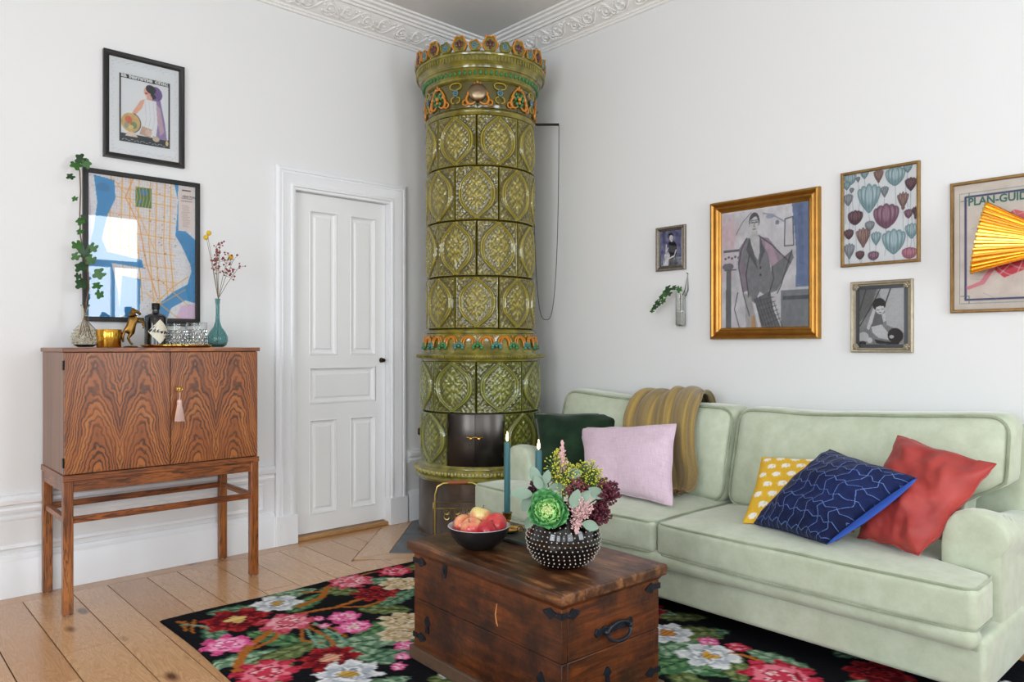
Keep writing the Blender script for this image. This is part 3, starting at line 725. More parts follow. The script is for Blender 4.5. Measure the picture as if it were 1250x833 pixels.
# ------------------------------------------------------------------ on the cabinet
ZB = ZT+.0005
M_clear = NT('clear_glass'); M_clear.p(Base_Color=(.97, .98, .97, 1), Roughness=.02, IOR=1.45); M_clear.b.inputs['Transmission Weight'].default_value = 1; M_clear = M_clear.m
M_amberg = NT('smoky_glass'); M_amberg.p(Base_Color=c(240, 236, 224), Roughness=.02, IOR=1.3); M_amberg.b.inputs['Transmission Weight'].default_value = 1; M_amberg = M_amberg.m
M_tealg = NT('teal_glass'); M_tealg.p(Base_Color=c(168, 208, 208), Roughness=.02, IOR=1.3); M_tealg.b.inputs['Transmission Weight'].default_value = .96; M_tealg = M_tealg.m
M_leaf = mat('ivy_leaf', c(58, 104, 44), .38, 0, .5, 30, spec=.4)
M_leafd = mat('ivy_leaf_dark', c(34, 70, 34), .38, 0, .5, 30)
M_vine = mat('ivy_stem', c(116, 84, 58), .6)
def ivy_leaf_mesh(s, nm='ivy_leaf'):
    pts = []
    for i in range(30):
        a = 2*pi*i/30; lob = .62+.30*abs(cos(2.5*(a-pi/2)))**1.3+(.14 if abs(a-pi/2) < .35 else 0)
        if abs(a-3*pi/2) < .25: lob = .28
        pts.append((s*lob*cos(a), s*lob*sin(a)*1.05))
    b = MB(); vs = [(0, 0, .0)]+[(x, y, -.16*(x*x+y*y)/s+.03*s*abs(math.sin(3*math.atan2(y, x)))) for x, y in pts]
    b.add(vs, [(0, i+1, (i+1) % 30+1) for i in range(30)]); me = b.mesh(nm, 60, False); return me
LEAF = ivy_leaf_mesh(.034)
def put_leaf(parent, p, nrm, roll, s, m, me=LEAF, nm='leaf'):
    n_ = Vector(nrm).normalized(); q = n_.to_track_quat('Z', 'Y'); q = q @ Matrix.Rotation(roll, 4, 'Z').to_quaternion()
    o = obj(nm, me, m, parent, p); o.rotation_mode = 'QUATERNION'; o.rotation_quaternion = q; o.scale = (s, s, s); return o

# round decanter holding the ivy
dec = thing('decanter', 'round clear glass decanter with a slim neck, ivy growing from it', 'decanter', (.20, -2.592, ZB))
prof = [(0, .002), (.030, .002), (.046, .012), (.054, .034), (.053, .058), (.042, .084), (.024, .106), (.0135, .120), (.0115, .150), (.0125, .178), (.019, .192), (.0205, .194), (.0185, .193), (.0105, .176), (.0095, .150), (.0115, .122), (.022, .103), (.040, .082), (.050, .056), (.050, .034), (.043, .015), (.028, .007), (0, .007)]
obj('glass_body', MB().lathe(prof, 32), M_amberg, dec)
cut = MB()
for j in range(5):
    for i in range(14):
        z = .022+j*.014; a = 2*pi*(i+.5*(j % 2))/14; rr = np.interp(z, [.012, .034, .058, .084], [.046, .054, .053, .042]); cut.sphere((rr*cos(a), rr*sin(a), z), .0045, 6, 4)
obj('cut_facets', cut, M_amberg, dec)['kind'] = 'stuff'
ivy = thing('ivy_vine', 'trailing green ivy vine climbing from the decanter past the framed map', 'plant', (.20, -2.592, ZB+.13))
def vp(x, y, z): return (x-.20, y+2.592, z-ZB-.13)
V1 = [vp(.2, -2.592, 1.27), vp(.19, -2.585, 1.33), vp(.15, -2.565, 1.40), vp(.11, -2.56, 1.48), vp(.09, -2.575, 1.56), vp(.08, -2.585, 1.65), vp(.07, -2.585, 1.75), vp(.07, -2.582, 1.86), vp(.07, -2.585, 1.95), vp(.07, -2.60, 2.00)]
obj('stem', MB().tube(V1, .0028, 6), M_vine, ivy)
IV = [(.09, -2.583, 2.005, .95), (.09, -2.605, 1.975, 1.0), (.10, -2.565, 1.985, .8), (.10, -2.628, 1.915, .65), (.10, -2.612, 1.815, .5), (.10, -2.588, 1.715, .8), (.10, -2.575, 1.73, .55), (.11, -2.592, 1.665, .6),
      (.11, -2.605, 1.600, .9), (.12, -2.578, 1.570, .9), (.12, -2.612, 1.545, .7), (.13, -2.545, 1.590, .85), (.12, -2.590, 1.500, 1.0), (.13, -2.552, 1.535, .85), (.14, -2.520, 1.470, 1.0), (.13, -2.590, 1.420, 1.0), (.14, -2.527, 1.415, .8), (.14, -2.518, 1.375, .75), (.12, -2.602, 1.455, .6)]
for i, (x, y_, z, s) in enumerate(IV):
    put_leaf(ivy, vp(x, y_, z), (1, random.uniform(-.6, .3), random.uniform(-.2, .8)), random.uniform(-.8, .8)+pi*.9, s*.92, M_leaf if i % 3 else M_leafd)
roots = MB()
for i in range(10):
    a = i*2.4; roots.tube([(0, 0, .03), (.016*cos(a), .016*sin(a), -.03), (.03*cos(a+.6), .03*sin(a+.6), -.08-.02*random.random())], .0012, 4)
obj('roots', roots, M_vine, ivy)

# lidded brass box
M_polb = mat('polished_brass', c(214, 160, 62), .12, 1, .35, 12)
bb = thing('brass_box', 'round lidded brass box between the decanter and the horse', 'box', (.27, -2.512, ZB))
obj('body', MB().lathe([(0, 0), (.049, 0), (.050, .002), (.050, .060), (.0, .060)], 40), M_polb, bb)
obj('lid', MB().lathe([(.0515, .052), (.0525, .053), (.0525, .079), (.051, .082), (.0, .083)], 40), M_polb, bb)

# rearing horse figurine: one skinned body
def skin(name, pts, edges, rad, m, parent, sub=2, loc=(0,0,0), rot=(0,0,0)):
    me = bpy.data.meshes.new(name); me.from_pydata(pts, edges, []); o = bpy.data.objects.new(name, me); COL.objects.link(o)
    md = o.modifiers.new('skin', 'SKIN'); md.use_smooth_shade = True
    for i, v in enumerate(me.skin_vertices[0].data):
        r_ = rad[i]; v.radius = r_ if hasattr(r_, '__len__') else (r_, r_)
    me.skin_vertices[0].data[0].use_root = True
    sb = o.modifiers.new('sub', 'SUBSURF'); sb.levels = sub; sb.render_levels = sub
    me.materials.append(m); o.parent = parent; o.location = loc; o.rotation_euler = rot; return o
hs = thing('horse_figurine', 'small brass figurine of a rearing horse', 'figurine', (.27, -2.430, ZB))
M_hbr = mat('antique_brass', c(132, 98, 48), .3, 1, .7, 40)
hp = [(0, -.010, .075), (0, .000, .105), (0, .008, .130), (0, .004, .152), (0, .010, .170), (0, .030, .160), (0, .041, .149),   # pelvis, belly, chest, neck, poll, muzzle
      (.008, -.002, .058), (.009, -.016, .040), (.009, -.008, .018), (.009, .004, .006),                                          # hind leg
      (-.008, .000, .056), (-.009, -.012, .038), (-.009, -.002, .018), (-.009, .010, .006),
      (.007, .026, .122), (.008, .050, .116), (.008, .053, .096), (.008, .047, .084),                                            # forelegs
      (-.007, .026, .126), (-.008, .046, .128), (-.008, .056, .112), (-.008, .050, .098),
      (0, -.030, .072), (0, -.038, .045), (0, -.034, .018), (0, .004, .182), (0, -.006, .160), (0, -.008, .140)]
he = [(0,1),(1,2),(2,3),(3,4),(4,5),(5,6),(0,7),(7,8),(8,9),(9,10),(0,11),(11,12),(12,13),(13,14),(2,15),(15,16),(16,17),(17,18),(2,19),(19,20),(20,21),(21,22),(0,23),(23,24),(24,25),(4,26),(3,27),(2,28)]
hr = [.019,.018,.019,.0135,.011,.0085,.006,.011,.0065,.0048,.0055,.011,.0065,.0048,.0055,.008,.0055,.0042,.005,.008,.0055,.0042,.005,.007,.008,.004,.003,.006,.006]
hp = [(a, b_+.012, z*.98+.006) for a, b_, z in hp]
skin('horse', hp, he, hr, M_hbr, hs)
obj('plinth', MB().lathe([(0, 0), (.030, 0), (.031, .003), (.026, .007), (0, .008)], 24), M_hbr, hs, (0, .010, 0))

# tray, bottle, tumblers
tr = thing('brass_tray', 'round brass tray under the bottle and tumblers', 'tray', (.235, -2.202, ZB))
obj('plate', MB().lathe([(0, 0), (.145, 0), (.155, .003), (.160, .010), (.157, .011), (.150, .005), (.142, .0035), (0, .0035)], 56), M_polb, tr)
obj('rim', MB().tube([(.159*cos(a), .159*sin(a), .011) for a in np.linspace(0, 2*pi, 49)[:-1]], .0026, 6, True), M_polb, tr)
bt = thing('gin_bottle', 'squat black apothecary bottle with a cream diamond label', 'bottle', (.235, -2.300, ZB+.0035))
M_blkg = mat('black_glass', c(14, 13, 14), .06, coat=.5)
obj('glass_body', MB().lathe([(0, 0), (.046, 0), (.050, .004), (.050, .138), (.047, .146), (.030, .156), (.018, .160), (.016, .166), (.016, .178), (0, .178)], 36), M_blkg, bt)
obj('stopper', MB().lathe([(0, .178), (.017, .178), (.018, .181), (.018, .205), (.016, .208), (0, .208)], 24), M_plug, bt)
lab = MB(); rr = .0506; th0 = PH = math.atan2(-1.15, 3.76)+R(22)
def onb(s, z, l=0): return ((rr+l)*cos(s/rr+th0), (rr+l)*sin(s/rr+th0), z)
g = 8; vs = []; fs = []
for j in range(g+1):
    f = j/g; w_ = .056*(1-abs(2*f-1)); z = .014+.116*f
    for i in range(7): vs.append(onb(-w_+2*w_*i/6, z))
for j in range(g):
    for i in range(6): fs.append((j*7+i, j*7+i+1, j*7+i+8, j*7+i+7))
lb_ = obj('paper_label', MB().add(vs, fs), mat('cream_paper', c(226, 220, 200), .6), bt)
tm = lettering("HENDRICK'S", .0135, 'CENTER', .9, ext=0)
for v in tm.vertices: v.co = onb(v.co.x, v.co.z+.066, .0006)
obj('lettering', tm, M_plug, lb_)
def tumbler(name, label, loc, sc):
    t = thing(name, label, 'glass', loc, group='tumblers on the brass tray')
    obj('glass_body', MB().lathe([(0, .001), (.030, .001), (.036, .006), (.038, .04), (.041, .1), (.0415, .102), (.0395, .101), (.0355, .04), (.033, .018), (0, .016)], 32), M_clear, t)
    ct = MB()
    for j in range(5):
        for i in range(16):
            a = 2*pi*(i+.5*(j % 2))/16; ct.sphere((.0375*cos(a), .0375*sin(a), .014+j*.013), (.0062, .0062, .0078), 4, 3)
    obj('cut_facets', ct, M_clear, t)['kind'] = 'stuff'
    for ch in t.children: ch.scale = (sc, sc, sc)
    return t
tumbler('cut_glass_tumbler', 'cut glass tumbler next to the black bottle', (.225, -2.198, ZB+.0035), 1.12)
tumbler('cut_glass_tumbler', 'cut glass tumbler at the end of the tray near the teal vase', (.215, -2.101, ZB+.0035), 1.18)
# teal bud vase and dried stems
bv = thing('bud_vase', 'teal glass bud vase with a round belly and long thin neck', 'vase', (.22, -2.000, ZB))
obj('glass_body', MB().lathe([(0, .002), (.026, .002), (.042, .012), (.0505, .034), (.049, .056), (.036, .082), (.020, .104), (.012, .130), (.0095, .170), (.0098, .215), (.0125, .243), (.014, .247), (.0122, .246), (.0075, .215), (.0072, .170), (.0095, .132), (.017, .106), (.033, .084), (.046, .056), (.0475, .034), (.040, .016), (.025, .008), (0, .008)], 32), M_tealg, bv)
M_berry = mat('dried_red_berry', c(150, 42, 44), .55, 0, .6, 60); M_yel = mat('yellow_button', c(226, 184, 40), .8, bump=.5, bs=400); M_twig = mat('dried_stem', c(118, 104, 76), .7)
def ds(name, label, tips, berries, yel=()):
    t = thing(name, label, 'dried flower', (.22, -2.0, ZB+.01), group='dried stems in the teal vase')
    st_ = MB()
    for (y, z, x) in tips: st_.tube([(0, .0, .01), (.002, .001, .12), (.001, .002, .235), (x*.5, y*.45, .235+(z-.235)*.5), (x, y, z)], [.0017, .0016, .0015, .0013, .001], 5)
    obj('stalk', st_, M_twig, t)
    if berries:
        bm_ = MB(); tw_ = MB()
        for (y, z, x) in tips:
            for i in range(berries):
                f = random.uniform(.55, 1.03); b_ = Vector((x*(.5+.5*(f-.5)*2)*.9, y*(.45+.55*(f-.5)*2), .235+(z-.235)*(.5+.5*(f-.5)*2))); e = b_+Vector((random.uniform(-.03, .03), random.uniform(-.024, .024), random.uniform(-.004, .028)))
                tw_.tube([b_, e], .0008, 4); bm_.sphere(e, random.uniform(.0035, .0062), 6, 4)
        obj('twigs', tw_, M_twig, t); obj('berries', bm_, M_berry, t)['kind'] = 'stuff'
    for (y, z, x) in yel: obj('flower_head', MB().sphere((x, y, z), .0125, 12, 8), M_yel, t)
ds('dried_flower_stem', 'tall dried stalk with two yellow button flowers in the teal vase', [(-.050, .555, .0), (-.058, .53, .01)], 0, [(-.044, .565, 0), (-.062, .540, .01)])
ds('dried_flower_stem', 'upright dried stem of dark red berries in the teal vase', [(-.015, .50, .02), (-.005, .46, -.02), (.010, .52, .0)], 15)
ds('dried_flower_stem', 'dried red berry stem spreading towards the door above the teal vase', [(.055, .47, .01), (.085, .44, -.01), (.10, .40, .02)], 13, [(.063, .452, .01)])

# ================================================================== PICTURES ON THE DOOR WALL
M_glz = pane_glass('picture_glass', ior=1.8); M_print = attr_mat('printed_paper', .7, spec=.2); M_back = mat('frame_back', c(90, 80, 70), .9)
M_blkf = mat('black_frame', c(34, 33, 33), .45); M_ink = mat('black_ink', c(26, 25, 26), .7); M_paperw = mat('paper_white', c(240, 239, 236), .7)
def picture(name, label, w_, h_, loc, rz, prof, fm, img=None, inset=.03, depth=.012, glass=True, cat='picture', pw=None, sheet_y=None):
    t = thing(name, label, cat, loc, rz)
    obj('frame', frame_ring(w_, h_, prof), fm, t, smooth=30)
    obj('backing', MB().box(-w_/2+.006, w_/2-.006, -.005, -.001, .006, h_-.006), M_back, t, smooth=0)
    p = None
    if img is not None: p = obj('print', sheet('print', img, w_-2*inset, h_-2*inset, -depth+.003, 0, inset), M_print, t)
    if glass: obj('glass', MB().add([(-w_/2+inset, -depth-.001, inset), (w_/2-inset, -depth-.001, inset), (w_/2-inset, -depth-.001, h_-inset), (-w_/2+inset, -depth-.001, h_-inset)], [(0,1,2,3)]), M_glz, t, smooth=0)
    return t, p
LW = R(90)
# -- fashion magazine cover: woman with a globe
im = Img(170, 236, (238, 237, 236))
for i in range(26):
    t_ = i/25
    im.ell(.06+.88*t_, .045+.012*sin(i*2.3), .016, .008, (200, 200, 202), 0, .6); im.ell(.06+.88*t_, .955+.012*sin(i*2.1), .016, .008, (205, 205, 207), 0, .6)
    im.ell(.05+.012*sin(i*2.9), .05+.9*t_, .012, .010, (205, 205, 207), 0, .6); im.ell(.95+.012*sin(i*2.5), .05+.9*t_, .012, .010, (205, 205, 207), 0, .6)
im.rect(.14, .135, .865, .845, (38, 38, 42)); im.rect(.165, .16, .84, .80, (230, 229, 231)); im.rect(.14, .135, .865, .225, (44, 50, 58))
im.poly([(.60, .70), (.71, .68), (.74, .58), (.79, .40), (.82, .22), (.62, .22), (.60, .44)], (150, 130, 170)); im.ell(.66, .70, .09, .075, (120, 98, 150), 20)
im.poly([(.46, .62), (.66, .62), (.70, .50), (.68, .36), (.66, .24), (.46, .26), (.44, .42)], (236, 234, 236)); im.poly([(.66, .60), (.72, .55), (.78, .30), (.72, .26), (.68, .40)], (196, 170, 180))
im.poly([(.44, .60), (.50, .62), (.46, .52), (.36, .43), (.30, .42), (.34, .48)], (226, 176, 152)); im.poly([(.52, .62), (.60, .62), (.59, .67), (.53, .67)], (222, 180, 160))
im.ell(.535, .705, .05, .048, (228, 182, 160)); im.ell(.585, .735, .075, .045, (52, 48, 60), -20); im.ell(.52, .685, .02, .01, (190, 70, 62)); im.poly([(.60, .72), (.67, .66), (.62, .63), (.58, .68)], (52, 48, 60))
for d in (.50, .56, .62): im.line([(d, .6), (d+.02, .42), (d-.01, .3)], 1, (196, 194, 204))
im.ell(.30, .345, .135, .10, (206, 178, 120)); im.ell(.27, .37, .05, .04, (214, 120, 92), 20); im.ell(.34, .32, .05, .035, (130, 150, 110), -30); im.ell(.30, .30, .04, .02, (224, 200, 130)); im.ell(.24, .31, .03, .03, (160, 170, 150))
im.line([(.30+.14*cos(R(a)), .345+.105*sin(R(a))) for a in range(-90, 80, 10)], 2, (70, 66, 84)); im.poly([(.22, .20), (.40, .20), (.36, .245), (.26, .245)], (226, 206, 190))
im.poly([(.42, .24), (.58, .22), (.60, .31), (.46, .33)], (196, 170, 150)); im.ell(.55, .27, .05, .035, (214, 190, 176)); im.ell(.66, .215, .05, .028, (206, 192, 166)); im.ell(.82, .19, .02, .03, (226, 200, 130))
for i in range(15): im.line([(.18+.042*i, .155+.012*(i%2)), (.205+.042*i, .168-.008*(i%3))], 1.2, (200, 206, 210))
im.grain(12, 3, 40); im.grain(6, 4)
pf = [(0, 0), (0, .022), (.006, .024), (.012, .022), (.020, .016), (.026, .013), (.026, .010)]
pt, pp = picture('framed_magazine_cover', 'black framed vintage fashion cover of a woman with a globe', .378, .523, (0, -2.2825, 2.052), LW, pf, M_blkf, im, .026, .013)
W_ = .378-.052; H_ = .523-.052
def put_text(parent, txt, size, x, z, m, align='LEFT', y=-.0115, space=1.0, off=0, sx=1):
    me = lettering(txt, size, align, space, offset=off, ext=.0002); o = obj('lettering', me, m, parent, (x, y, z)); o.scale = (sx, 1, 1); return o
def fit_text(parent, txt, x0, x1, z0, hgt, m, off=0, y=-.0115):
    me = lettering(txt, .05, 'LEFT', 1.0, offset=off, ext=.0002); X_ = [v.co.x for v in me.vertices]; Z_ = [v.co.z for v in me.vertices]
    a, b, d_, e_ = min(X_), max(X_), min(Z_), max(Z_)
    for v in me.vertices: v.co.x = x0+(v.co.x-a)/(b-a)*(x1-x0); v.co.z = z0+(v.co.z-d_)/(e_-d_)*hgt
    return obj('lettering', me, m, parent, (0, y, 0))
M_wink = mat('white_ink', c(236, 235, 232), .7)
fit_text(pt, 'la femme chic', -.110, .110, .026+H_*.808, .022, M_wink, .0022)
# -- city map
im = Img(200, 270, (234, 226, 226)); rs = np.random.RandomState(3)
im.grain(34, 5, 60); im.grain(26, 6)
BL = (84, 156, 200); OR = (240, 178, 92)
for i in range(26): x = .16+.62*i/25; im.line([(x, 1), (x-.02, .5), (x+.06*(i/25), .14)], .8, (222, 196, 178))
for i in range(44): z = .12+.88*i/43; im.line([(.10, z), (.84, z-.02)], .7, (200, 190, 200), .8)
for x in (.20, .30, .375, .455, .56, .62, .70, .76): im.line([(x, 1), (x-.015, .55), (x+.03, .12)], 1.8, OR)
for z in (.93, .86, .74, .62, .50, .40, .30): im.line([(.18, z), (.80, z-.03)], 1.5, OR)
im.line([(.40, 1), (.33, .86), (.46, .66), (.52, .40), (.62, .16)], 2.0, (236, 160, 90)); im.line([(.22, .98), (.42, .80), (.60, .50)], 1.4, OR)
im.poly([(0, 1), (.02, .80), (.04, .55), (0, .5)], (200, 190, 200))
im.poly([(.05, .99), (.23, .97), (.24, .84), (.17, .72), (.12, .55), (.20, .40), (.26, .20), (.28, .0), (0, 0), (0, .45), (.05, .62), (.08, .8)], BL); im.ell(.13, .91, .06, .03, (82, 144, 184)); im.poly([(.0, .40), (.50, .36), (.48, .42), (.02, .48)], BL)
im.poly([(.30, .30), (.47, .28), (.46, .04), (.36, .0), (.27, .02)], BL)
im.poly([(.79, 1), (.83, 1), (.82, .80), (.80, .62), (.86, .55), (.93, .44), (.97, .38), (1, .36), (1, .60), (.90, .66), (.90, .74), (.84, .84)], BL)
im.poly([(.93, .50), (1, .48), (1, .12), (.90, .14), (.76, .08), (.72, .0), (.60, .0), (.66, .12), (.78, .20), (.92, .26), (.96, .36)], BL); im.poly([(.86, .10), (1, .12), (1, .0), (.80, .0)], (222, 196, 214))
for a in ((.42, .80, .57, .945),):
    im.rect(*a, (92, 140, 92)); im.ell(.50, .91, .035, .022, (80, 140, 190)); im.ell(.465, .84, .02, .012, (80, 140, 190))
    for q in range(5): im.line([(.42+.03*q, .80), (.44+.03*q, .87), (.42+.034*q, .945)], 1.0, OR)
im.line([(.60, .10), (.78, .24), (.93, .32)], 1.8, OR); im.line([(.52, .18), (.80, .02), (1, -.05)], 1.6, OR); im.line([(.62, .30), (.93, .10)], 1.6, OR); im.line([(.56, .06), (.90, .22)], 1.4, OR)
for i in range(60): x, z = rs.rand(2); im.ell(.12+.8*x, z, .008, .004, [(150, 120, 130), (110, 150, 110), (190, 150, 130)][i % 3])
im.rect(.83, .66, .985, .985, (228, 214, 208)); im.line([(.87, .965), (.95, .965)], 2, (60, 50, 60)); im.line([(.86, .905), (.965, .905)], 1, (110, 96, 104)); im.line([(.86, .885), (.965, .885)], 1, (110, 96, 104))
for i in range(14): im.line([(.86+.02*rs.rand(), .85-.012*i), (.95-.03*rs.rand(), .85-.012*i)], .8, (150, 130, 130), .7)
pf = [(0, 0), (0, .020), (.003, .021), (.020, .021), (.023, .018), (.023, .012)]
MAPW = .545
mt, mp_ = picture('framed_city_map', 'black framed street map with blue rivers and orange avenues', MAPW, .735, (0, -2.287, 1.25), LW, pf, M_blkf, im, .023, .014)
put_text(mt, 'NEW YORK', .0155, .185, .652, M_ink, 'LEFT', y=-.0125, sx=.86)
# ================================================================== RUG
RX0, RX1, RY0, RY1 = .78, 3.62, -2.45, -.30; cell = .0085
NX, NY = int((RX1-RX0)/cell), int((RY1-RY0)/cell)
class Rug(Img):
    def __init__(s):
        s.W, s.H = NX, NY; s.a = np.ones((NY, NX, 3))*np.array((15, 16, 21.)); rs = np.random.RandomState(5)
        s.x, s.y = np.meshgrid(RX0+(np.arange(NX)+.5)*cell, RY0+(np.arange(NY)+.5)*cell)
        s.jx = s.x+(rs.rand(NY, NX)-.5)*.006; s.jy = s.y+(rs.rand(NY, NX)-.5)*.006; s.rs = rs
    def mput(s, m, col, v=10): s.a[m] = np.array(col, float)+(s.rs.rand(int(m.sum()), 1)-.5)*v
    def flower(s, cx, cy, r, cols, pet=8, centre=None, seed=0, double=True):
        dx, dy = s.jx-cx, s.jy-cy; d = np.hypot(dx, dy)/r; a = np.arctan2(dy, dx)+seed
        nzs = .10*np.sin(dx*95+seed*9)*np.sin(dy*83+seed*5); d = d+nzs; edge = .70+.30*np.abs(np.cos(a*pet/2)); inside = d < edge
        s.mput(inside, cols[0])
        lay = [(.93, 2, .0), (.70, 1, .5), (.48, 2, .25), (.30, 0, .6)] if double else [(.93, 1, 0)]
        for (q, ci, ph) in lay:
            e2 = q*(.72+.28*np.abs(np.cos(a*pet/2+ph*pi))); s.mput((d < e2) & (d > e2-.13-.05*np.sin(a*3+seed)), cols[ci % len(cols)])
            s.mput((d < e2-.10), cols[(ci+1+int(q*10)) % len(cols)])
            s.mput((d < e2-.04) & (d > .2) & (np.abs(np.cos(a*pet/2+ph*pi)) < .16), cols[-1])
        if centre: s.mput(d < .26, centre); s.mput((d < .26) & (np.sin(s.x*420) > .4), tuple(x*.75 for x in centre))
    def leaf(s, cx, cy, l, w_, ang, cols):
        a = R(ang); dx, dy = s.jx-cx, s.jy-cy; u = (dx*cos(a)+dy*sin(a))/l; v = (-dx*sin(a)+dy*cos(a))/w_
        wd = np.clip(1-u*u, 0, 1)**.7*(1+.12*np.sin(u*14)); inside = (np.abs(v) < wd) & (np.abs(u) < 1)
        s.mput(inside, cols[0]); s.mput(inside & (np.abs(v) < wd*.72) & (np.sin(u*16+np.abs(v)*5) > .15), cols[1]); s.mput(inside & (np.abs(v) > wd*.74) & (v > 0), cols[2]); s.mput(inside & (np.abs(v) < .10), cols[2])
    def stem(s, pts, wd, col):
        d = np.full(s.x.shape, 1e9)
        for (x1, y1), (x2, y2) in zip(pts[:-1], pts[1:]):
            L = (x2-x1)**2+(y2-y1)**2+1e-9; t = np.clip(((s.jx-x1)*(x2-x1)+(s.jy-y1)*(y2-y1))/L, 0, 1); d = np.minimum(d, np.hypot(s.jx-x1-t*(x2-x1), s.jy-y1-t*(y2-y1)))
        s.mput(d < wd/2, col, 18)
rug = Rug()
GR = [((82, 116, 92), (126, 158, 126), (46, 80, 60)), ((104, 134, 108), (154, 180, 150), (62, 96, 70)), ((68, 108, 72), (108, 146, 100), (40, 72, 46)), ((92, 106, 62), (130, 142, 92), (58, 72, 42))]
RED = [(134, 24, 30), (92, 14, 26), (176, 50, 52), (48, 10, 20)]; PNK = [(206, 92, 110), (232, 160, 172), (166, 44, 62), (244, 206, 208)]; ROSE = [(196, 54, 78), (226, 120, 138), (150, 28, 48), (240, 196, 200)]
HOT = [(222, 96, 150), (240, 160, 196), (196, 60, 120), (250, 214, 226)]; WHT = [(206, 208, 212), (170, 176, 186), (232, 232, 232), (128, 136, 150)]; BEI = [(206, 186, 152), (180, 152, 112), (228, 214, 188), (128, 100, 70)]
TW = (166, 98, 38)
LV = [(.88,-2.17,.12,.055,70),(.84,-1.90,.12,.05,80),(1.0,-1.91,.13,.055,120),(.96,-1.72,.11,.055,30),(1.06,-2.33,.12,.05,160),(1.40,-2.33,.15,.06,75),(1.30,-2.18,.16,.06,20),(1.45,-2.22,.15,.06,100),(1.44,-2.05,.12,.05,-20),
      (1.56,-1.93,.15,.075,60),(1.46,-1.82,.13,.06,100),(1.30,-1.70,.12,.06,40),(1.22,-1.58,.12,.055,110),(1.66,-2.0,.13,.06,10),(1.80,-2.28,.14,.06,60),(1.62,-2.35,.14,.05,130),(1.72,-1.94,.10,.05,90),(.96,-1.50,.11,.05,60),(1.2,-1.40,.13,.06,10),(.9,-1.2,.13,.06,80),
      (2.30,-1.14,.14,.06,20),(2.40,-1.07,.14,.06,80),(2.50,-1.22,.15,.06,10),(2.62,-1.12,.13,.05,130),(2.36,-.93,.12,.05,50),(2.70,-.95,.13,.05,0),(2.85,-1.2,.15,.06,70),(2.6,-1.35,.14,.06,150),(2.75,-1.45,.14,.06,40),(3.0,-1.0,.14,.06,100),(2.9,-1.4,.13,.05,20),(2.2,-.85,.12,.05,40)]
for i in range(46): LV.append((random.uniform(1.7, 3.5), random.uniform(-2.35, -.5), random.uniform(.10, .15), random.uniform(.045, .065), random.uniform(0, 180)))
for i, l in enumerate(LV): rug.leaf(*l, GR[i % 4])
for pts, w_ in (([(.86,-2.40),(.95,-2.36),(1.06,-2.31)], .016), ([(1.50,-2.42),(1.40,-2.37),(1.30,-2.30),(1.20,-2.16)], .034), ([(1.34,-2.34),(1.30,-2.20),(1.22,-2.12)], .02), ([(.80,-1.60),(.88,-1.74),(.98,-1.82),(1.02,-1.95)], .03), ([(.92,-1.78),(.86,-1.86)], .018),
                ([(1.10,-2.0),(1.14,-1.84),(1.12,-1.70),(1.06,-1.60)], .024), ([(1.14,-1.84),(1.22,-1.74),(1.20,-1.62)], .016), ([(1.26,-2.06),(1.38,-2.12),(1.44,-2.08)], .014), ([(1.26,-2.04),(1.40,-2.03),(1.50,-2.05)], .016), ([(1.24,-2.02),(1.36,-1.97),(1.46,-1.98)], .014), ([(.84,-1.36),(.82,-1.50),(.84,-1.62)], .016),
                ([(.87,-2.38),(.92,-2.40),(.98,-2.41)], .012), ([(.88,-2.34),(.96,-2.38),(1.02,-2.40)], .012), ([(2.45,-1.05),(2.6,-1.0),(2.75,-1.02)], .018), ([(2.2,-1.5),(2.5,-1.6),(2.9,-1.7)], .03)): rug.stem(pts, w_, TW)
for pts in ([(.90,-2.40),(.96,-2.35),(1.0,-2.33)], [(1.27,-2.05),(1.42,-2.09),(1.52,-2.11)], [(1.25,-2.0),(1.42,-1.99),(1.52,-2.01)]): rug.stem(pts, .012, (120, 160, 140))
FL = [(.995,-2.215,.150,RED,7,(222,190,120),.3),(.92,-2.005,.115,WHT,6,(196,160,80),.0),(1.165,-2.075,.125,PNK,7,None,.6),(.875,-1.615,.12,PNK,8,None,.1),(1.10,-1.62,.115,RED,9,None,.9),(1.06,-1.46,.11,BEI,6,None,.2),(.875,-1.365,.10,ROSE,7,None,.4),
      (1.265,-1.875,.078,HOT,6,None,.0),(1.39,-1.90,.085,HOT,8,(240,206,190),.5),(1.21,-1.96,.03,HOT,5,None,0),(1.30,-1.98,.03,HOT,5,None,0),(1.22,-2.345,.105,HOT,7,None,.8),(1.60,-2.12,.125,RED,9,(226,170,140),.2),(1.55,-2.34,.125,ROSE,8,None,.5),(1.755,-2.14,.125,WHT,8,(200,160,70),.7),
      (1.465,-1.72,.11,BEI,7,None,.0),(1.575,-1.805,.10,BEI,7,None,.5),(1.69,-1.86,.05,HOT,5,None,.2),(1.76,-1.92,.035,HOT,5,None,.2),(1.82,-1.98,.035,HOT,5,None,.0),
      (2.275,-1.03,.115,WHT,6,(200,130,60),.2),(2.505,-1.10,.125,WHT,6,(214,160,60),.5),(2.77,-1.07,.15,ROSE,8,None,.3),(2.43,-.985,.045,HOT,5,None,.2),(2.535,-.955,.05,ROSE,5,None,.5),(2.93,-1.24,.13,PNK,8,None,.1),(2.98,-.80,.12,RED,8,None,.4),(3.2,-1.1,.12,WHT,7,(214,160,60),.4),(3.38,-.62,.13,WHT,7,None,.1),(3.35,-.95,.12,PNK,7,None,.3),(2.05,-.9,.12,RED,8,None,.3)]
for i in range(26): FL.append((random.uniform(1.9, 3.5), random.choice([random.uniform(-2.35, -1.4), random.uniform(-2.35, -1.9)]), random.uniform(.09, .14), random.choice([RED, PNK, WHT, ROSE, BEI]), random.choice([6, 7, 8]), None, random.random()))
for f in FL: rug.flower(f[0], f[1], f[2]*.93, *f[3:])
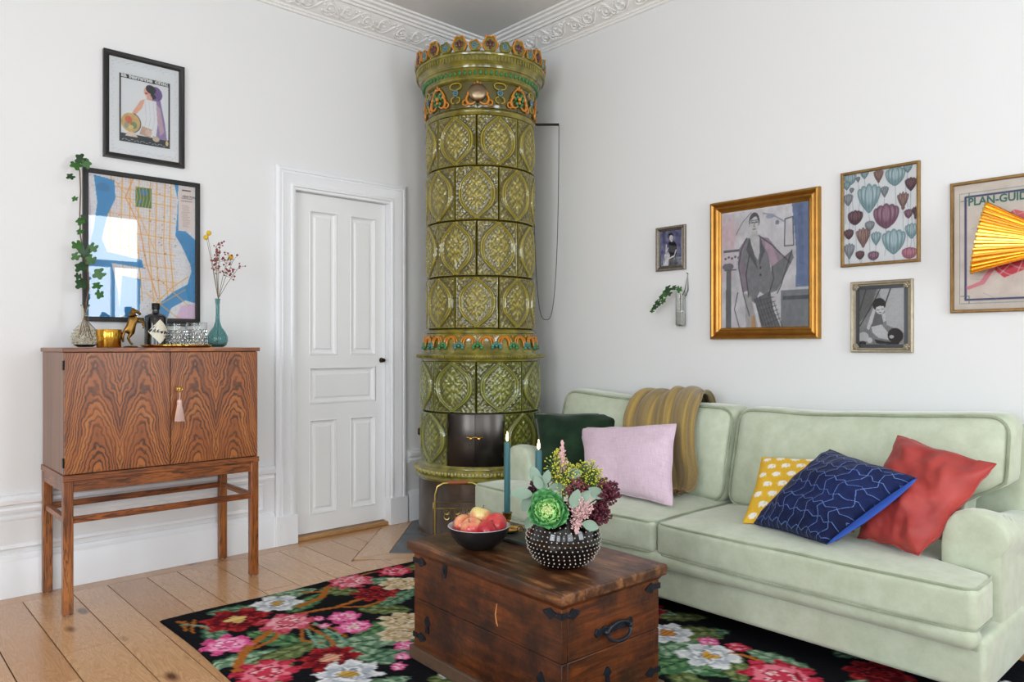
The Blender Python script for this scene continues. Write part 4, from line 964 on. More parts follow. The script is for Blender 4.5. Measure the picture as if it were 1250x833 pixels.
V = [(RX0+i*cell, RY0+j*cell) for j in range(NY) for i in range(NX)]
xs, ys = np.meshgrid(RX0+np.arange(NX)*cell, RY0+np.arange(NY)*cell); rs = np.random.RandomState(2)
zz = .0075+.0012*rs.rand(NY, NX)+.002*np.sin(xs*5)*np.sin(ys*4)**2
ed = np.minimum(np.minimum(xs-RX0, RX1-xs), np.minimum(ys-RY0, RY1-ys)); zz = np.where(ed < .004, .001, zz)
jx = np.where(xs-RX0 < .01, xs+.004*np.sin(ys*9), xs); jy = np.where(ys-RY0 < .01, ys+.005*np.sin(xs*7), ys)
i = np.arange((NY-1)*NX).reshape(NY-1, NX)[:, :-1].ravel(); i = i[np.hypot(xs.ravel()[i]-.46, ys.ravel()[i]+.46) > .425]; F = np.stack([i, i+1, i+NX+1, i+NX], -1)
me = bpy.data.meshes.new('rug'); me.from_pydata(np.stack([jx, jy, zz], -1).reshape(-1, 3).tolist(), [], F.tolist()); me.update(); set_cols(me, lin(rug.a).reshape(-1, 3))
tag(obj('rug', me, attr_mat('rug_wool', .95, bump=.5, bs=700, spec=.1, sheen=0)), 'black woven rug with large red, pink and white roses', 'rug')

# ================================================================== CHEST
k = NT('old_stained_pine'); co = k.co(); mp2 = k.n('Mapping', Vector=co); mp2.inputs['Scale'].default_value = (1.2, 1.2, 16)
g = k.noise(2.6, mp2.outputs[0], 5, .62, .8); wear = k.noise(7, co, 6, .7); sp = k.noise(90, co, 3, .7)
col = k.ramp(g, [(.25, c(38, 18, 9)), (.45, c(84, 42, 17)), (.6, c(112, 58, 24)), (.8, c(56, 27, 12))])
col = k.mix(k.ramp(wear, [(.40, (0,0,0,1)), (.60, (.85,.85,.85,1))]), col, c(32, 17, 10)); col = k.mix(k.ramp(sp, [(.70, (0,0,0,1)), (.78, (.6,.6,.6,1))]), col, c(170, 120, 76))
k.p(Base_Color=col, Roughness=k.math('ADD', k.math('MULTIPLY', wear, .3), .22)); k.bump(k.math('ADD', g, k.math('MULTIPLY', sp, .4)), .25, .004); M_chest = k.m
k = NT('worn_lid_pine'); co = k.co(); mp2 = k.n('Mapping', Vector=co); mp2.inputs['Scale'].default_value = (1.3, 13, 13)
g = k.noise(2.4, mp2.outputs[0], 6, .65, .8); wear = k.noise(5, co, 6, .72); sp = k.noise(70, co, 4, .7)
col = k.ramp(g, [(.28, c(52, 28, 15)), (.5, c(106, 62, 34)), (.62, c(166, 114, 70)), (.8, c(72, 40, 21))])
col = k.mix(k.ramp(wear, [(.38, (0,0,0,1)), (.60, (.9,.9,.9,1))]), col, c(44, 25, 15)); col = k.mix(k.ramp(sp, [(.66, (0,0,0,1)), (.76, (.7,.7,.7,1))]), col, c(48, 30, 20))
k.p(Base_Color=col, Roughness=k.math('ADD', k.math('MULTIPLY', wear, .3), .2)); k.bump(k.math('ADD', g, k.math('MULTIPLY', sp, .5)), .3, .004); M_lid = k.m
M_iron = mat('wrought_iron', c(48, 54, 62), .42, .7, .6, 30, bump=.5, bs=60); M_worn = mat('worn_edge', c(92, 68, 50), .7, 0, .6, 20, bump=.3)
CW, CD, CH = .80, .475, .432
CHX, CHY, CHR = 2.178, -1.695, R(-2.0)
ch = thing('wooden_chest', 'old dark stained wooden chest with iron straps used as a coffee table', 'chest', (CHX, CHY, .011), CHR)
hx, hy = CW/2-.022, CD/2-.020; HT = CH-.011
for z0, z1 in ((.045, .215), (.217, HT-.034)):
    obj('front_board', MB().box(-hx, hx, -hy, -hy+.022, z0, z1), M_chest, ch, bevel=.002); obj('back_board', MB().box(-hx, hx, hy-.022, hy, z0, z1), M_chest, ch, bevel=.002)
    obj('end_board', MB().box(hx-.022, hx+.001, -hy+.0225, hy-.0225, z0, z1), M_chest, ch, bevel=.002); obj('end_board', MB().box(-hx-.001, -hx+.022, -hy+.0225, hy-.0225, z0, z1), M_chest, ch, bevel=.002)
obj('bottom', MB().box(-hx+.01, hx-.01, -hy+.01, hy-.01, .03, .05), M_chest, ch)
obj('plinth', MB().box(-hx-.014, hx+.014, -hy-.014, -hy+.01, .0, .046), M_worn, ch, bevel=.004); obj('plinth', MB().box(-hx-.014, hx+.014, hy-.01, hy+.014, 0, .046), M_worn, ch, bevel=.004)
for s in (-1, 1): obj('plinth', MB().box(s*(hx+.002)-.012, s*(hx+.002)+.012, -hy+.011, hy-.011, 0, .046), M_worn, ch, bevel=.004)
lid = rbox((CW/2, CD/2, .017), .007, (30, 16, 1), lambda p: Vector((p.x+.0016*mnoise.noise(Vector((p.y*30, p.z*60, 1))), p.y+.0016*mnoise.noise(Vector((p.x*24, p.z*60, 4))), p.z+HT-.017+.0012*mnoise.noise(Vector((p.x*6, p.y*9, 0))))))
lo = obj('lid', lid, M_lid, ch)
obj('lid_moulding', MB().loft([[(x_, y_, HT-.034-.014*f) for x_, y_ in [(-hx-.010+.008*f, -hy-.010+.008*f), (hx+.010-.008*f, -hy-.010+.008*f), (hx+.010-.008*f, hy+.010-.008*f), (-hx-.010+.008*f, hy+.010-.008*f)]] for f in (0, .5, 1)], True, False), M_chest, lo)
def strap(l, w_):      # iron strap with a trefoil end, in (a along, b up)
    return [(0, -w_), (l*.45, -w_*.75), (l*.62, -w_*1.9), (l*.80, -w_*1.3), (l, -w_*.5), (l*1.05, 0), (l, w_*.5), (l*.80, w_*1.3), (l*.62, w_*1.9), (l*.45, w_*.75), (0, w_)]
zs = (.352, .085); NAIL = MB().sphere((0, 0, 0), .004, 6, 4).mesh('nail')
for z in zs:
    for sx in (-1, 1):
        f_ = MB().prism([(sx*(hx+.003)-sx*a, z+b) for a, b in strap(.075, .009)], -hy-.004, -hy+.001, 'xzy'); e_ = MB().prism([(-hy-.003+a, z+b) for a, b in strap(.07, .009)], sx*(hx-.001), sx*(hx+.005), 'yzx')
        o = obj('corner_strap', f_.add(e_.v, e_.f), M_iron, ch, smooth=0)
        for a in (.02, .06): obj('nail', NAIL, M_iron, o, (sx*(hx-a), -hy-.004, z)); obj('nail', NAIL, M_iron, o, (sx*(hx+.005), -hy+a, z))
        e_ = MB().prism([(hy+.003-a, z+b) for a, b in strap(.07, .009)], sx*(hx-.001), sx*(hx+.005), 'yzx'); obj('corner_strap', e_, M_iron, ch, smooth=0)
for a in (-hx+.085, hx-.085): obj('foot_strap', MB().prism([(a+b, .11-l) for l, b in strap(-.058, .009)]+[], -hy-.005, -hy+.001, 'xzy'), M_iron, ch, smooth=0)
obj('foot_strap', MB().prism([(b-.03, .11-l) for l, b in strap(-.05, .009)], hx-.001, hx+.006, 'yzx'), M_iron, ch, smooth=0)
esc = obj('keyhole_plate', MB().prism([(-.19+.013*cos(a)*(1-.25*(sin(a) < 0)), .352+.026*sin(a)) for a in np.linspace(0, 2*pi, 17)[:-1]], -hy-.003, -hy+.001, 'xzy'), M_iron, ch, smooth=0)
obj('keyhole', MB().prism([(-.19+.004*cos(a), .352+.010*sin(a)) for a in np.linspace(0, 2*pi, 13)[:-1]], -hy-.0042, -hy-.001, 'xzy'), mat('dark_hole', c(8, 7, 7), .9), esc)
obj('crack_scar', MB().tube([(.09, -hy-.0003, .315), (.082, -hy-.0003, .28), (.088, -hy-.0003, .255), (.094, -hy-.0003, .245)], [.002, .0035, .004, .002], 6, flat=.5), mat('bare_wood', c(176, 118, 64), .6), ch)
hb = [(-.085, 0), (-.078, .014), (-.062, .008), (-.045, .013), (-.02, .008), (0, .014), (.02, .008), (.045, .013), (.062, .008), (.078, .014), (.085, 0), (.078, -.014), (.062, -.008), (.045, -.013), (.02, -.008), (0, -.012), (-.02, -.008), (-.045, -.013), (-.062, -.008), (-.078, -.014)]
for sx in (-1, 1):
    hd = obj('handle', MB().prism([(y_, .272+z_) for y_, z_ in hb], sx*(hx-.001), sx*(hx+.007), 'yzx'), M_iron, ch, bevel=.001)
    obj('drop_ring', MB().tube([(sx*(hx+.014+.010*(sin(a) < 0)*-sin(a)), .052*cos(a)+.01, .262+.026*sin(a)) for a in np.linspace(0, 2*pi, 29)[:-1]], .0052, 8, True), M_iron, hd)
    for y_ in (-.042, .062): obj('eye', MB().sphere((sx*(hx+.010), y_, .268), (.012, .009, .010), 10, 6), M_iron, hd)
# ================================================================== ON THE CHEST
ZL = CH+.0008
# bowl of apples
bw = thing('fruit_bowl', 'dark metal bowl with a pale inside holding apples', 'bowl', (2.030, -1.795, ZL))
M_pewter = mat('dark_pewter', c(62, 62, 64), .38, .75, .5, 20); M_enam = mat('pale_enamel', c(196, 200, 204), .25, .2)
obj('outer_shell', MB().lathe([(0, 0), (.040, 0), (.052, .004), (.078, .022), (.097, .048), (.107, .074), (.108, .078)], 44), M_pewter, bw)
obj('inner_shell', MB().lathe([(.108, .078), (.106, .0795), (.103, .077), (.092, .050), (.072, .026), (.04, .010), (0, .008)], 44), M_enam, bw)
def apple_mesh(r):
    prof = []
    for i in range(19):
        t = pi*i/18; rr = r*(sin(t)**.92)*(1.02+.07*cos(t)); z = r*.92*cos(t)-.22*r*math.exp(-(sin(t)/.32)**2)*(1 if t < pi/2 else -.55); prof.append((max(rr, 0), z))
    return MB().lathe(prof, 26)
k = NT('apple_skin'); co = k.co(); s = k.n('SeparateXYZ', Vector=co).outputs
ang = k.n('CombineXYZ', i0=k.math('MULTIPLY', k.math('ARCTAN2', s[1], s[0]), 1.0), i1=k.math('MULTIPLY', s[2], 6)).outputs[0]
st_ = k.noise(12, k.n('CombineXYZ', i0=k.math('MULTIPLY', k.math('ARCTAN2', s[1], s[0]), 3), i1=k.math('MULTIPLY', s[2], 5)).outputs[0], 4)
ri = k.n('ObjectInfo').outputs['Random']; side = k.math('ADD', k.math('MULTIPLY', k.noise(11, co, 3), 1.0), k.math('ADD', k.math('MULTIPLY', st_, .55), k.math('MULTIPLY', k.math('SUBTRACT', ri, .5), .42)))
col = k.ramp(k.math('MULTIPLY', side, .65), [(.34, c(222, 206, 132)), (.42, c(226, 140, 104)), (.50, c(206, 64, 66)), (.66, c(168, 28, 42))])
k.p(Base_Color=col, Roughness=.3); k.b.inputs['Coat Weight'].default_value = .25; M_apple = k.m; M_stalk = mat('apple_stalk', c(72, 54, 30), .7)
APM = apple_mesh(.0375).mesh('apple', 60)
AP = [(-.058, -.026, .064, (.9, .5, 1.2), 'blushed apple nearest the rim on the door side of the bowl'), (.014, -.046, .068, (.5, -.2, .4), 'pale rosy apple at the front of the bowl'), (-.006, .012, .098, (.2, .3, 2), 'red streaked apple on top of the heap'), (-.054, .040, .074, (-.3, .2, 4), 'yellow and red apple at the back of the bowl'),
      (.058, .034, .078, (.1, .9, 5.1), 'deep red apple beside the candles'), (.064, -.020, .060, (1.6, .2, 3.3), 'pale green apple tucked at the vase side of the bowl'), (-.022, -.040, .048, (.4, 1.2, .3), 'small red apple low between the front apples')]
for i, (x, y_, z, rt_, lab_) in enumerate(AP):
    t = thing('apple', lab_, 'apple', (2.030+x*.93, -1.795+y_*.93, ZL+z+.008), group='apples in the bowl', rot=rt_)
    s_ = 1.0 if i < 6 else .7
    o = obj('fruit', APM, M_apple, t); o.scale = (s_,)*3
    obj('stalk', MB().tube([(0, 0, .018), (.002, .001, .030), (.005, .002, .040)], .0014, 5), M_stalk, t)
# slate tray and candlesticks
tag(obj('slate_tray', rbox((.155, .085, .006), .003, (6, 4, 1)), mat('dark_slate', c(58, 66, 66), .35, 0, .6, 14, bump=.2), None, (2.020, -1.585, ZL+.006), (0, 0, R(-1))), 'thin dark slate tray under the two candlesticks', 'tray')
M_cand = mat('teal_wax', c(48, 98, 104), .45); k = NT('flame'); k.t.nodes.remove(k.b); em = k.n('Emission', Color=(1, .62, .22, 1), Strength=14); k.t.links.new(em.outputs[0], k.out.inputs[0]); M_flame = k.m
for (x, y_, top, lab_, l2) in ((1.966, -1.605, .775, 'brass candlestick with a saucer foot nearer the fruit bowl', 'tall lit teal candle beside the fruit bowl'), (2.126, -1.60, .760, 'brass candlestick with a saucer foot behind the dotted vase', 'lit teal candle rising behind the bouquet')):
    z0 = ZL+.0122; cs = thing('candlestick', lab_, 'candlestick', (x, y_, z0), group='brass candlesticks')
    obj('saucer', MB().lathe([(0, 0), (.036, 0), (.044, .004), (.048, .012), (.046, .0125), (.040, .007), (.014, .010), (.008, .016)], 32), M_brass, cs)
    obj('stem', MB().lathe([(.010, .008), (.0085, .016), (.012, .022), (.013, .028), (.008, .034), (.0085, .040), (.014, .046), (.016, .056), (.0165, .064), (.019, .068), (.019, .071), (.0125, .071), (.0125, .060), (0, .060)], 24), M_brass, cs)
    obj('carry_ring', MB().tube([(.052+.012*cos(a), 0, .014+.011*sin(a)) for a in np.linspace(0, 2*pi, 19)[:-1]], .0022, 6, True), M_brass, cs, rot=(0, 0, R(30)))
    cn = thing('candle', l2, 'candle', (x, y_, z0+.0605), group='lit candles'); hgt = top-(z0+.0605)
    obj('wax', MB().lathe([(0, 0), (.0118, 0), (.0116, hgt-.004), (.0105, hgt), (.007, hgt-.003), (0, hgt-.004)], 20), M_cand, cn)
    obj('wick', MB().tube([(0, 0, hgt-.004), (.0005, 0, hgt+.004), (.002, 0, hgt+.008)], .0009, 5), M_plug, cn)
    obj('flame', MB().lathe([(0, hgt+.003), (.0038, hgt+.008), (.0052, hgt+.015), (.0042, hgt+.024), (.0022, hgt+.033), (0, hgt+.041)], 14), M_flame, cn)
# black vase with raised white dots
VX, VY = 2.362, -1.722
vs_ = thing('dotted_vase', 'squat round black glass vase covered in small white dots', 'vase', (VX, VY, ZL))
vp_ = [(r_, z_*1.12) for r_, z_ in [(0, 0), (.050, 0), (.068, .003), (.096, .022), (.114, .050), (.120, .080), (.113, .110), (.094, .136), (.070, .152), (.056, .158), (.052, .163), (.054, .170), (.050, .170), (.047, .163), (.052, .156), (.066, .148), (.090, .132), (.108, .108), (.114, .080), (.108, .052), (.092, .027), (.06, .012), (0, .01)]]
obj('glass_body', MB().lathe(vp_, 48), mat('black_vase_glass', c(14, 11, 10), .08, coat=.3), vs_)
dt = MB(); zsv = [.014, .028, .042, .056, .070, .084, .098, .112, .126, .140, .153, .164]
for j, z in enumerate(zsv):
    rr = np.interp(z, [p[1] for p in vp_[2:9]], [p[0] for p in vp_[2:9]]); n_ = max(18, int(2*pi*rr/.0165)); bl = .8 if z > .02 else .6
    for i in range(n_): a = 2*pi*(i+.5*(j % 2))/n_; dt.sphere(((rr+.001)*cos(a), (rr+.001)*sin(a), z), .0023*bl+.0004, 6, 4)
obj('hobnails', dt, mat('white_dots', c(196, 192, 184), .2), vs_)['kind'] = 'stuff'

# bouquet
def bp(x, y_, z): return Vector((x-VX, y_-VY, z-ZL))
M_stemg = mat('green_stalk', c(92, 118, 62), .5)
def bunch(name, label, cat): return thing(name, label, cat, (VX, VY, ZL+.10))
def stalk(t, p, r_=.0028): obj('stalk', MB().tube([(p[0]*.15, p[1]*.15, -.03), (p[0]*.28, p[1]*.28, .06), (p[0]*.6, p[1]*.6, .06+(p[2]-.06)*.5), p], r_, 6), M_stemg, t)
# ornamental cabbage
F2 = Vector((-.7356, .6774, 0)); R2 = Vector((.6774, .7356, 0))
cb_c = Vector((-.7356*-.075-.6774*.05, .6774*-.075-.7356*.05, .085)); cabg = bunch('ornamental_cabbage', 'green ornamental cabbage head in the bouquet', 'cabbage'); stalk(cabg, cb_c, .006)
face = (-F2*.92+Vector((-.02, -.05, .38))-R2*.12).normalized(); q_ = face.to_track_quat('Z', 'Y').to_matrix()
MC = [mat('cabbage_heart', c(234, 238, 176), .4), mat('cabbage_inner', c(196, 226, 144), .4, 0, .3, 30), mat('cabbage_mid', c(138, 198, 114), .4, 0, .3, 30), mat('cabbage_outer', c(88, 158, 92), .4, 0, .4, 30)]
def cab_leaf(l, w_, cup, lean):
    b = MB(); n_, m_ = 9, 9; vs = []
    for j in range(m_):
        f = j/(m_-1)
        for i in range(n_):
            u = 2*i/(n_-1)-1; wd = w_*(sin(pi*min(1, .12+.80*f))**.6)*(1-.15*f)
            x = u*wd; out = l*f; zz = cup*f*f*l*1.0-.25*l*f*(1-f)+.35*wd*u*u*.9+.006*sin(u*9+f*5)*f
            vs.append((x, out*cos(lean)-zz*sin(lean), out*sin(lean)+zz*cos(lean)))
    fs = [(j*n_+i, j*n_+i+1, (j+1)*n_+i+1, (j+1)*n_+i) for j in range(m_-1) for i in range(n_-1)]
    return b.add(vs, fs).mesh('leaf', 60, False)
for i in range(30):
    f = i/29; ring = 0 if i < 6 else 1 if i < 13 else 2 if i < 21 else 3
    l = .028+.048*f; lean = R(86-66*f); a = i*2.39996
    me = cab_leaf(l, l*.62, .12, lean); o = obj('leaf', me, MC[ring], cabg, solid=.0012)
    o.matrix_local = Matrix.Translation(cb_c-face*.012*(f)) @ (q_ @ Matrix.Rotation(a, 3, 'Z')).to_4x4()
# eucalyptus sprigs
def oval_leaf(l, w_):
    b = MB(); vs = []; n_ = 7
    for j in range(9):
        f = j/8; wd = w_*(sin(pi*(f*.96+.02))**.75)
        for i in range(n_): u = 2*i/(n_-1)-1; vs.append((u*wd, f*l, .18*wd*u*u-.12*l*f*f))
    fs = [(j*n_+i, j*n_+i+1, (j+1)*n_+i+1, (j+1)*n_+i) for j in range(8) for i in range(n_-1)]
    return b.add(vs, fs).mesh('leaf', 60, False)
M_euc = mat('eucalyptus_leaf', c(130, 152, 134), .55, 0, .25, 40); OL = oval_leaf(.060, .0185)
def euc(label, tip, leaves):
    t = bunch('eucalyptus_sprig', label, 'eucalyptus'); t['group'] = 'eucalyptus in the bouquet'; stalk(t, tip, .0018)
    for (p, dr, up, s_) in leaves:
        d = Vector(dr).normalized(); n_ = Vector(up); n_ = (n_-d*n_.dot(d)).normalized(); x_ = d.cross(n_)
        o = obj('leaf', OL, M_euc, t); m_ = Matrix((x_, d, n_)).transposed().to_4x4(); o.matrix_local = Matrix.Translation(Vector(p)) @ m_ @ Matrix.Scale(s_, 4)
cf = -F2
def sc_(r, u, f=0.0): return R2*r+Vector((0, 0, u))-F2*f       # right, up, towards viewer (local to bouquet)
euc('eucalyptus sprig reaching out towards the fruit bowl', sc_(-.12, .13, .05), [(sc_(-.10, .135, .06), -R2+Vector((0,0,.1)), cf+Vector((0,0,.8)), 1.15), (sc_(-.10, .13, .05), -R2*.5+Vector((0,0,-.75)), cf-R2*.3, 1.0), (sc_(-.06, .15, .05), -R2*.3+Vector((0,0,.7)), cf, .8)])
euc('eucalyptus sprig standing over the cabbage', sc_(-.065, .20, .03), [(sc_(-.085, .165, .05), -R2*.25+Vector((0,0,.9)), cf+R2*.4, 1.0), (sc_(-.06, .165, .05), -R2*-.2+Vector((0,0,.9)), cf, .75), (sc_(-.072, .15, .06), Vector((0,0,1))-R2*.5, cf, .8), (sc_(-.05, .155, .06), R2+Vector((0,0,.15)), cf*.6+Vector((0,0,1)), .95)])
euc('eucalyptus sprig with broad leaves among the yellow blossom', sc_(.03, .20, .02), [(sc_(.0, .19, .04), R2+Vector((0,0,.2)), cf+Vector((0,0,.5)), .95), (sc_(.075, .155, .06), R2*.7+Vector((0,0,-.45)), cf+Vector((0,0,.2)), .95), (sc_(.02, .10, .10), R2*.3+Vector((0,0,.9)), cf, 1.0), (sc_(.04, .12, .09), R2*.6+Vector((0,0,.5)), cf, .8)])
euc('eucalyptus sprig drooping over the rim of the vase', sc_(.06, .06, .09), [(sc_(.05, .055, .10), R2*.9+Vector((0,0,-.25)), cf+Vector((0,0,.4)), .9), (sc_(-.10, .07, .06), -R2*.4+Vector((0,0,-.8)), cf, .8)])
# blossoms made of many florets
def spray(name, label, cat, m, pts, twm=None):
    t = bunch(name, label, cat); cen = sum((Vector(p) for p, _ in pts), Vector())/len(pts); stalk(t, cen, .0022); b = MB(); tw = MB()
    for p, r_ in pts: b.sphere(p, (r_, r_, r_*.85), 6, 4); tw.tube([cen*.75+Vector((0,0,-.01)), cen*.3+Vector(p)*.7, p], .0008, 4)
    obj('twigs', tw, twm or M_stemg, t); obj('florets', b, m, t)['kind'] = 'stuff'; return t
def cloud(cen, rad, n_, r0, r1, dome=True):
    out = []
    for i in range(n_):
        while True:
            v = Vector((random.uniform(-1, 1), random.uniform(-1, 1), random.uniform(-1, 1)))
            if .35 < v.length < 1: break
        out.append((Vector(cen)+Vector((v.x*rad[0], v.y*rad[1], v.z*rad[2])), random.uniform(r0, r1)))
    return out
def plume(base, tip, n_, w_, r0, r1):
    base, tip = Vector(base), Vector(tip); out = []
    for i in range(n_):
        f = random.random(); p = base.lerp(tip, f); k_ = w_*(1-f)**.7; out.append((p+Vector((random.uniform(-k_, k_), random.uniform(-k_, k_), random.uniform(-k_, k_)*.6)), random.uniform(r0, r1)))
    return out
M_gold = mat('goldenrod', c(206, 202, 74), .7, 0, .4, 60); M_sed = mat('burgundy_sedum', c(96, 34, 48), .65, 0, .5, 60); M_ast = mat('pink_astilbe', c(222, 182, 180), .75, 0, .35, 70); M_pur = mat('plum_foliage', c(78, 36, 50), .6, 0, .5, 50)
spray('goldenrod_spray', 'yellow goldenrod spray at the top of the bouquet', 'flower', M_gold, plume(sc_(-.01, .15, .03), sc_(-.02, .27, .0), 300, .055, .0018, .0036)+cloud(sc_(.005, .19, .03), (.055, .05, .045), 220, .0018, .0034))
spray('goldenrod_spray', 'yellow green goldenrod spray leaning to the sofa side of the bouquet', 'flower', M_gold, cloud(sc_(.075, .19, .0), (.055, .05, .045), 280, .0018, .0034)+cloud(sc_(.12, .155, .02), (.03, .03, .03), 40, .0022, .004))
spray('astilbe_plume', 'slender blush astilbe plume pointing up from the bouquet', 'flower', M_ast, plume(sc_(-.005, .19, .03), sc_(-.006, .30, .03), 90, .018, .0022, .004), M_ast)
spray('astilbe_plume', 'pink astilbe plume hanging over the front of the vase', 'flower', M_ast, plume(sc_(.045, .12, .08), sc_(.03, .030, .125), 220, .034, .0022, .004)+cloud(sc_(.055, .10, .09), (.03, .03, .035), 90, .0022, .004), M_ast)
spray('sedum_head', 'burgundy sedum head at the sofa end of the bouquet', 'flower', M_sed, cloud(sc_(.135, .135, .03), (.045, .045, .045), 230, .003, .0055), M_pur)
spray('sedum_head', 'dark burgundy sedum drooping low beside the pink astilbe', 'flower', M_sed, cloud(sc_(.105, .075, .06), (.045, .04, .035), 210, .003, .0055), M_pur)
spray('sedum_head', 'dusky plum foliage tucked between the cabbage and the fruit bowl', 'foliage', M_pur, cloud(sc_(-.095, .11, -.02), (.032, .03, .055), 170, .003, .0062), M_pur)
spray('sedum_head', 'reddish sedum florets in the middle of the bouquet', 'flower', mat('dusty_red_sedum', c(134, 66, 76), .65, 0, .4, 60), cloud(sc_(.035, .15, .05), (.05, .04, .035), 150, .0028, .005), M_pur)
# ================================================================== WIRE RACK beside the sofa
rk = thing('magazine_rack', 'brass wire magazine rack with a wooden handle beside the stove', 'rack', (.775, -.89, .011), math.atan2(.8, .6)); M_bw = mat('brass_wire', c(196, 170, 96), .3, 1)
Lr = .125
obj('handle_loop', MB().tube([(-Lr, 0, .02), (-Lr, 0, .30), (-Lr+.012, 0, .345), (-Lr+.045, 0, .362), (0, 0, .366), (Lr-.045, 0, .362), (Lr-.012, 0, .345), (Lr, 0, .30), (Lr, 0, .02)], .0052, 8), M_bw, rk)
obj('grip', MB().lathe([(0, -.055), (.010, -.055), (.0115, 0), (.010, .055), (0, .055)], 14), mat('teak_grip', c(150, 84, 44), .45), rk, (0, 0, .366), (0, R(90), 0))
for y_ in (-.075, .075):
    f_ = obj('wire_frame', MB().tube([(-Lr-.01, y_*.35, .02), (-Lr-.01, y_, .24), (Lr+.01, y_, .24), (Lr+.01, y_*.35, .02)], .0034, 6, True), M_bw, rk)
    sp_ = MB()
    for cx_ in (-.06, 0, .06): sp_.tube([(cx_+.024*(1-f*.8)*cos(f*9), y_*.82, .19+.024*(1-f*.8)*sin(f*9)) for f in np.linspace(0, 1, 26)], .0022, 5)
    obj('scrolls', sp_, M_bw, f_)
obj('base_wires', MB().tube([(-Lr, -.03, .004), (Lr, -.03, .004), (Lr, .03, .004), (-Lr, .03, .004)], .0035, 6, True).tube([(-Lr, 0, .02), (-Lr, -.03, .004)], .0035, 6).tube([(Lr, 0, .02), (Lr, .03, .004)], .0035, 6).tube([(-Lr-.01, .026, .02), (-Lr, .03, .004)], .003, 6).tube([(-Lr-.01, -.026, .02), (-Lr, -.03, .004)], .003, 6).tube([(Lr+.01, .026, .02), (Lr, .03, .004)], .003, 6).tube([(Lr+.01, -.026, .02), (Lr, -.03, .004)], .003, 6), M_bw, rk)
# ================================================================== SOFA
def velvet(name, col, dark, vs=8, rough=.8, sheen=.5):
    k = NT(name); co = k.co(); n1 = k.noise(vs, co, 6, .62); n2 = k.noise(170, co, 3, .6)
    f = k.math('ADD', k.ramp(n1, [(.32, (0,0,0,1)), (.72, (1,1,1,1))]), k.math('MULTIPLY', k.math('SUBTRACT', n2, .5), .5))
    k.p(Base_Color=k.mix(f, dark, col), Roughness=rough); k.b.inputs['Sheen Weight'].default_value = sheen; k.b.inputs['Sheen Roughness'].default_value = .4; k.b.inputs['Specular IOR Level'].default_value = .15
    k.bump(k.math('ADD', n2, k.math('MULTIPLY', n1, .6)), .10, .003); return k.m
M_sofa = velvet('sage_velvet', c(199, 206, 185), c(181, 189, 164), 16); M_pipe_shadowed = velvet('sage_piping_shadowed', c(170, 178, 154), c(136, 146, 120))  # piping colour darkened to carry the shadow line along the seams
M_sofal = M_sofa
SOX = 2.145
sofa = thing('sofa', 'pale sage green velvet two seat sofa with rolled arms', 'sofa', (SOX, 0, .011))
ss = lambda a, b, x: (lambda t: t*t*(3-2*t))(max(0, min(1, (x-a)/(b-a))))
nz = lambda x, y, z, s=1: mnoise.noise(Vector((x*s, y*s, z*s)))
obj('base_frame', rbox((1.18, .39, .085), .02, (10, 4, 2), lambda p: Vector((p.x, p.y-.515, p.z+.152))), M_sofa, sofa)
obj('front_roll', rbox((1.165, .045, .036), .035, (24, 2, 2), lambda p: Vector((p.x, p.y-.905-.010*nz(p.x, 0, 0, 3), p.z+.240+.004*nz(p.x, 3, 1, 4)))), M_sofa, sofa)
obj('roll_piping', MB().tube([(x, -.915, .206) for x in np.linspace(-1.16, 1.16, 30)], .005, 6), M_pipe_shadowed, sofa)
for x in (-1.10, 1.10):
    for y_ in (-.84, -.18): obj('foot', MB().lathe([(.018, 0), (.02, .03), (.028, .085), (0, .085)], 14), mat('sofa_foot_wood', c(52, 34, 24), .5), sofa, (x, y_, .0))
AI = .99                                     # inner face of the arms from the centre
def seat_warp(sg):
    def wf(p):
        y_ = p.y-.622; f = (p.x+.5)/1.0 if sg > 0 else (.5-p.x)/1.0          # 0 at the seam, 1 at the outer side
        xo = AI-.008+(.185)*ss(-.67, -.77, y_)
        x = .004+f*(xo-.004)
        bul = (1-(2*f-1)**4)*(1-(p.y/.325)**4)
        z = p.z+.328+(.020*bul if p.z > 0 else 0)+.004*nz(x*sg, y_, p.z, 4)
        y2 = y_-.020*(1-(2*f-1)**2)*ss(-.2, -.325, p.y)
        return Vector((sg*x, y2, z))
    return wf
for sg in (-1, 1):
    wf = seat_warp(sg); cu = obj('seat_cushion', rbox((.5, .325, .066), .022, (22, 18, 4), wf), M_sofa, sofa, smooth=80)
    for zz_ in (.062, -.062):
        pth = dens([(x, y_, zz_) for x, y_ in rrect(.494, .319, .03)], .03)
        obj('piping', MB().tube([wf(Vector(p)) for p in pth], .0052, 6, True), M_pipe_shadowed, cu)
def back_warp(sg):
    def wf(p):
        f = (p.x+.5)/1.0 if sg > 0 else (.5-p.x)/1.0; t = (p.z+.22)/.44
        xo = (AI-.015)+(.135)*ss(.30, .52, t); x = .006+f*(xo-.006)
        top = .832+.040*ss(.35, .95, f)-.012*sin(f*pi*3)*(1-f)+.014*math.exp(-((f-.15)/.12)**2); z = .390+t*(top-.390)
        y_ = p.y-.335+.115*t-(.05*(1-(2*f-1)**4)*(1-(2*t-1)**4) if p.y < 0 else 0)+.006*nz(x*sg, p.y, z, 5)
        return Vector((sg*x, y_, z))
    return wf
for sg in (-1, 1):
    wf = back_warp(sg); cu = obj('back_cushion', rbox((.5, .088, .22), .05, (22, 3, 16), wf), M_sofa, sofa, smooth=80)
    pth = dens([(x, -.080, z) for x, z in rrect(.490, .210, .06)], .025)
    obj('piping', MB().tube([wf(Vector(p)) for p in pth], .0062, 6, True), M_pipe_shadowed, cu)
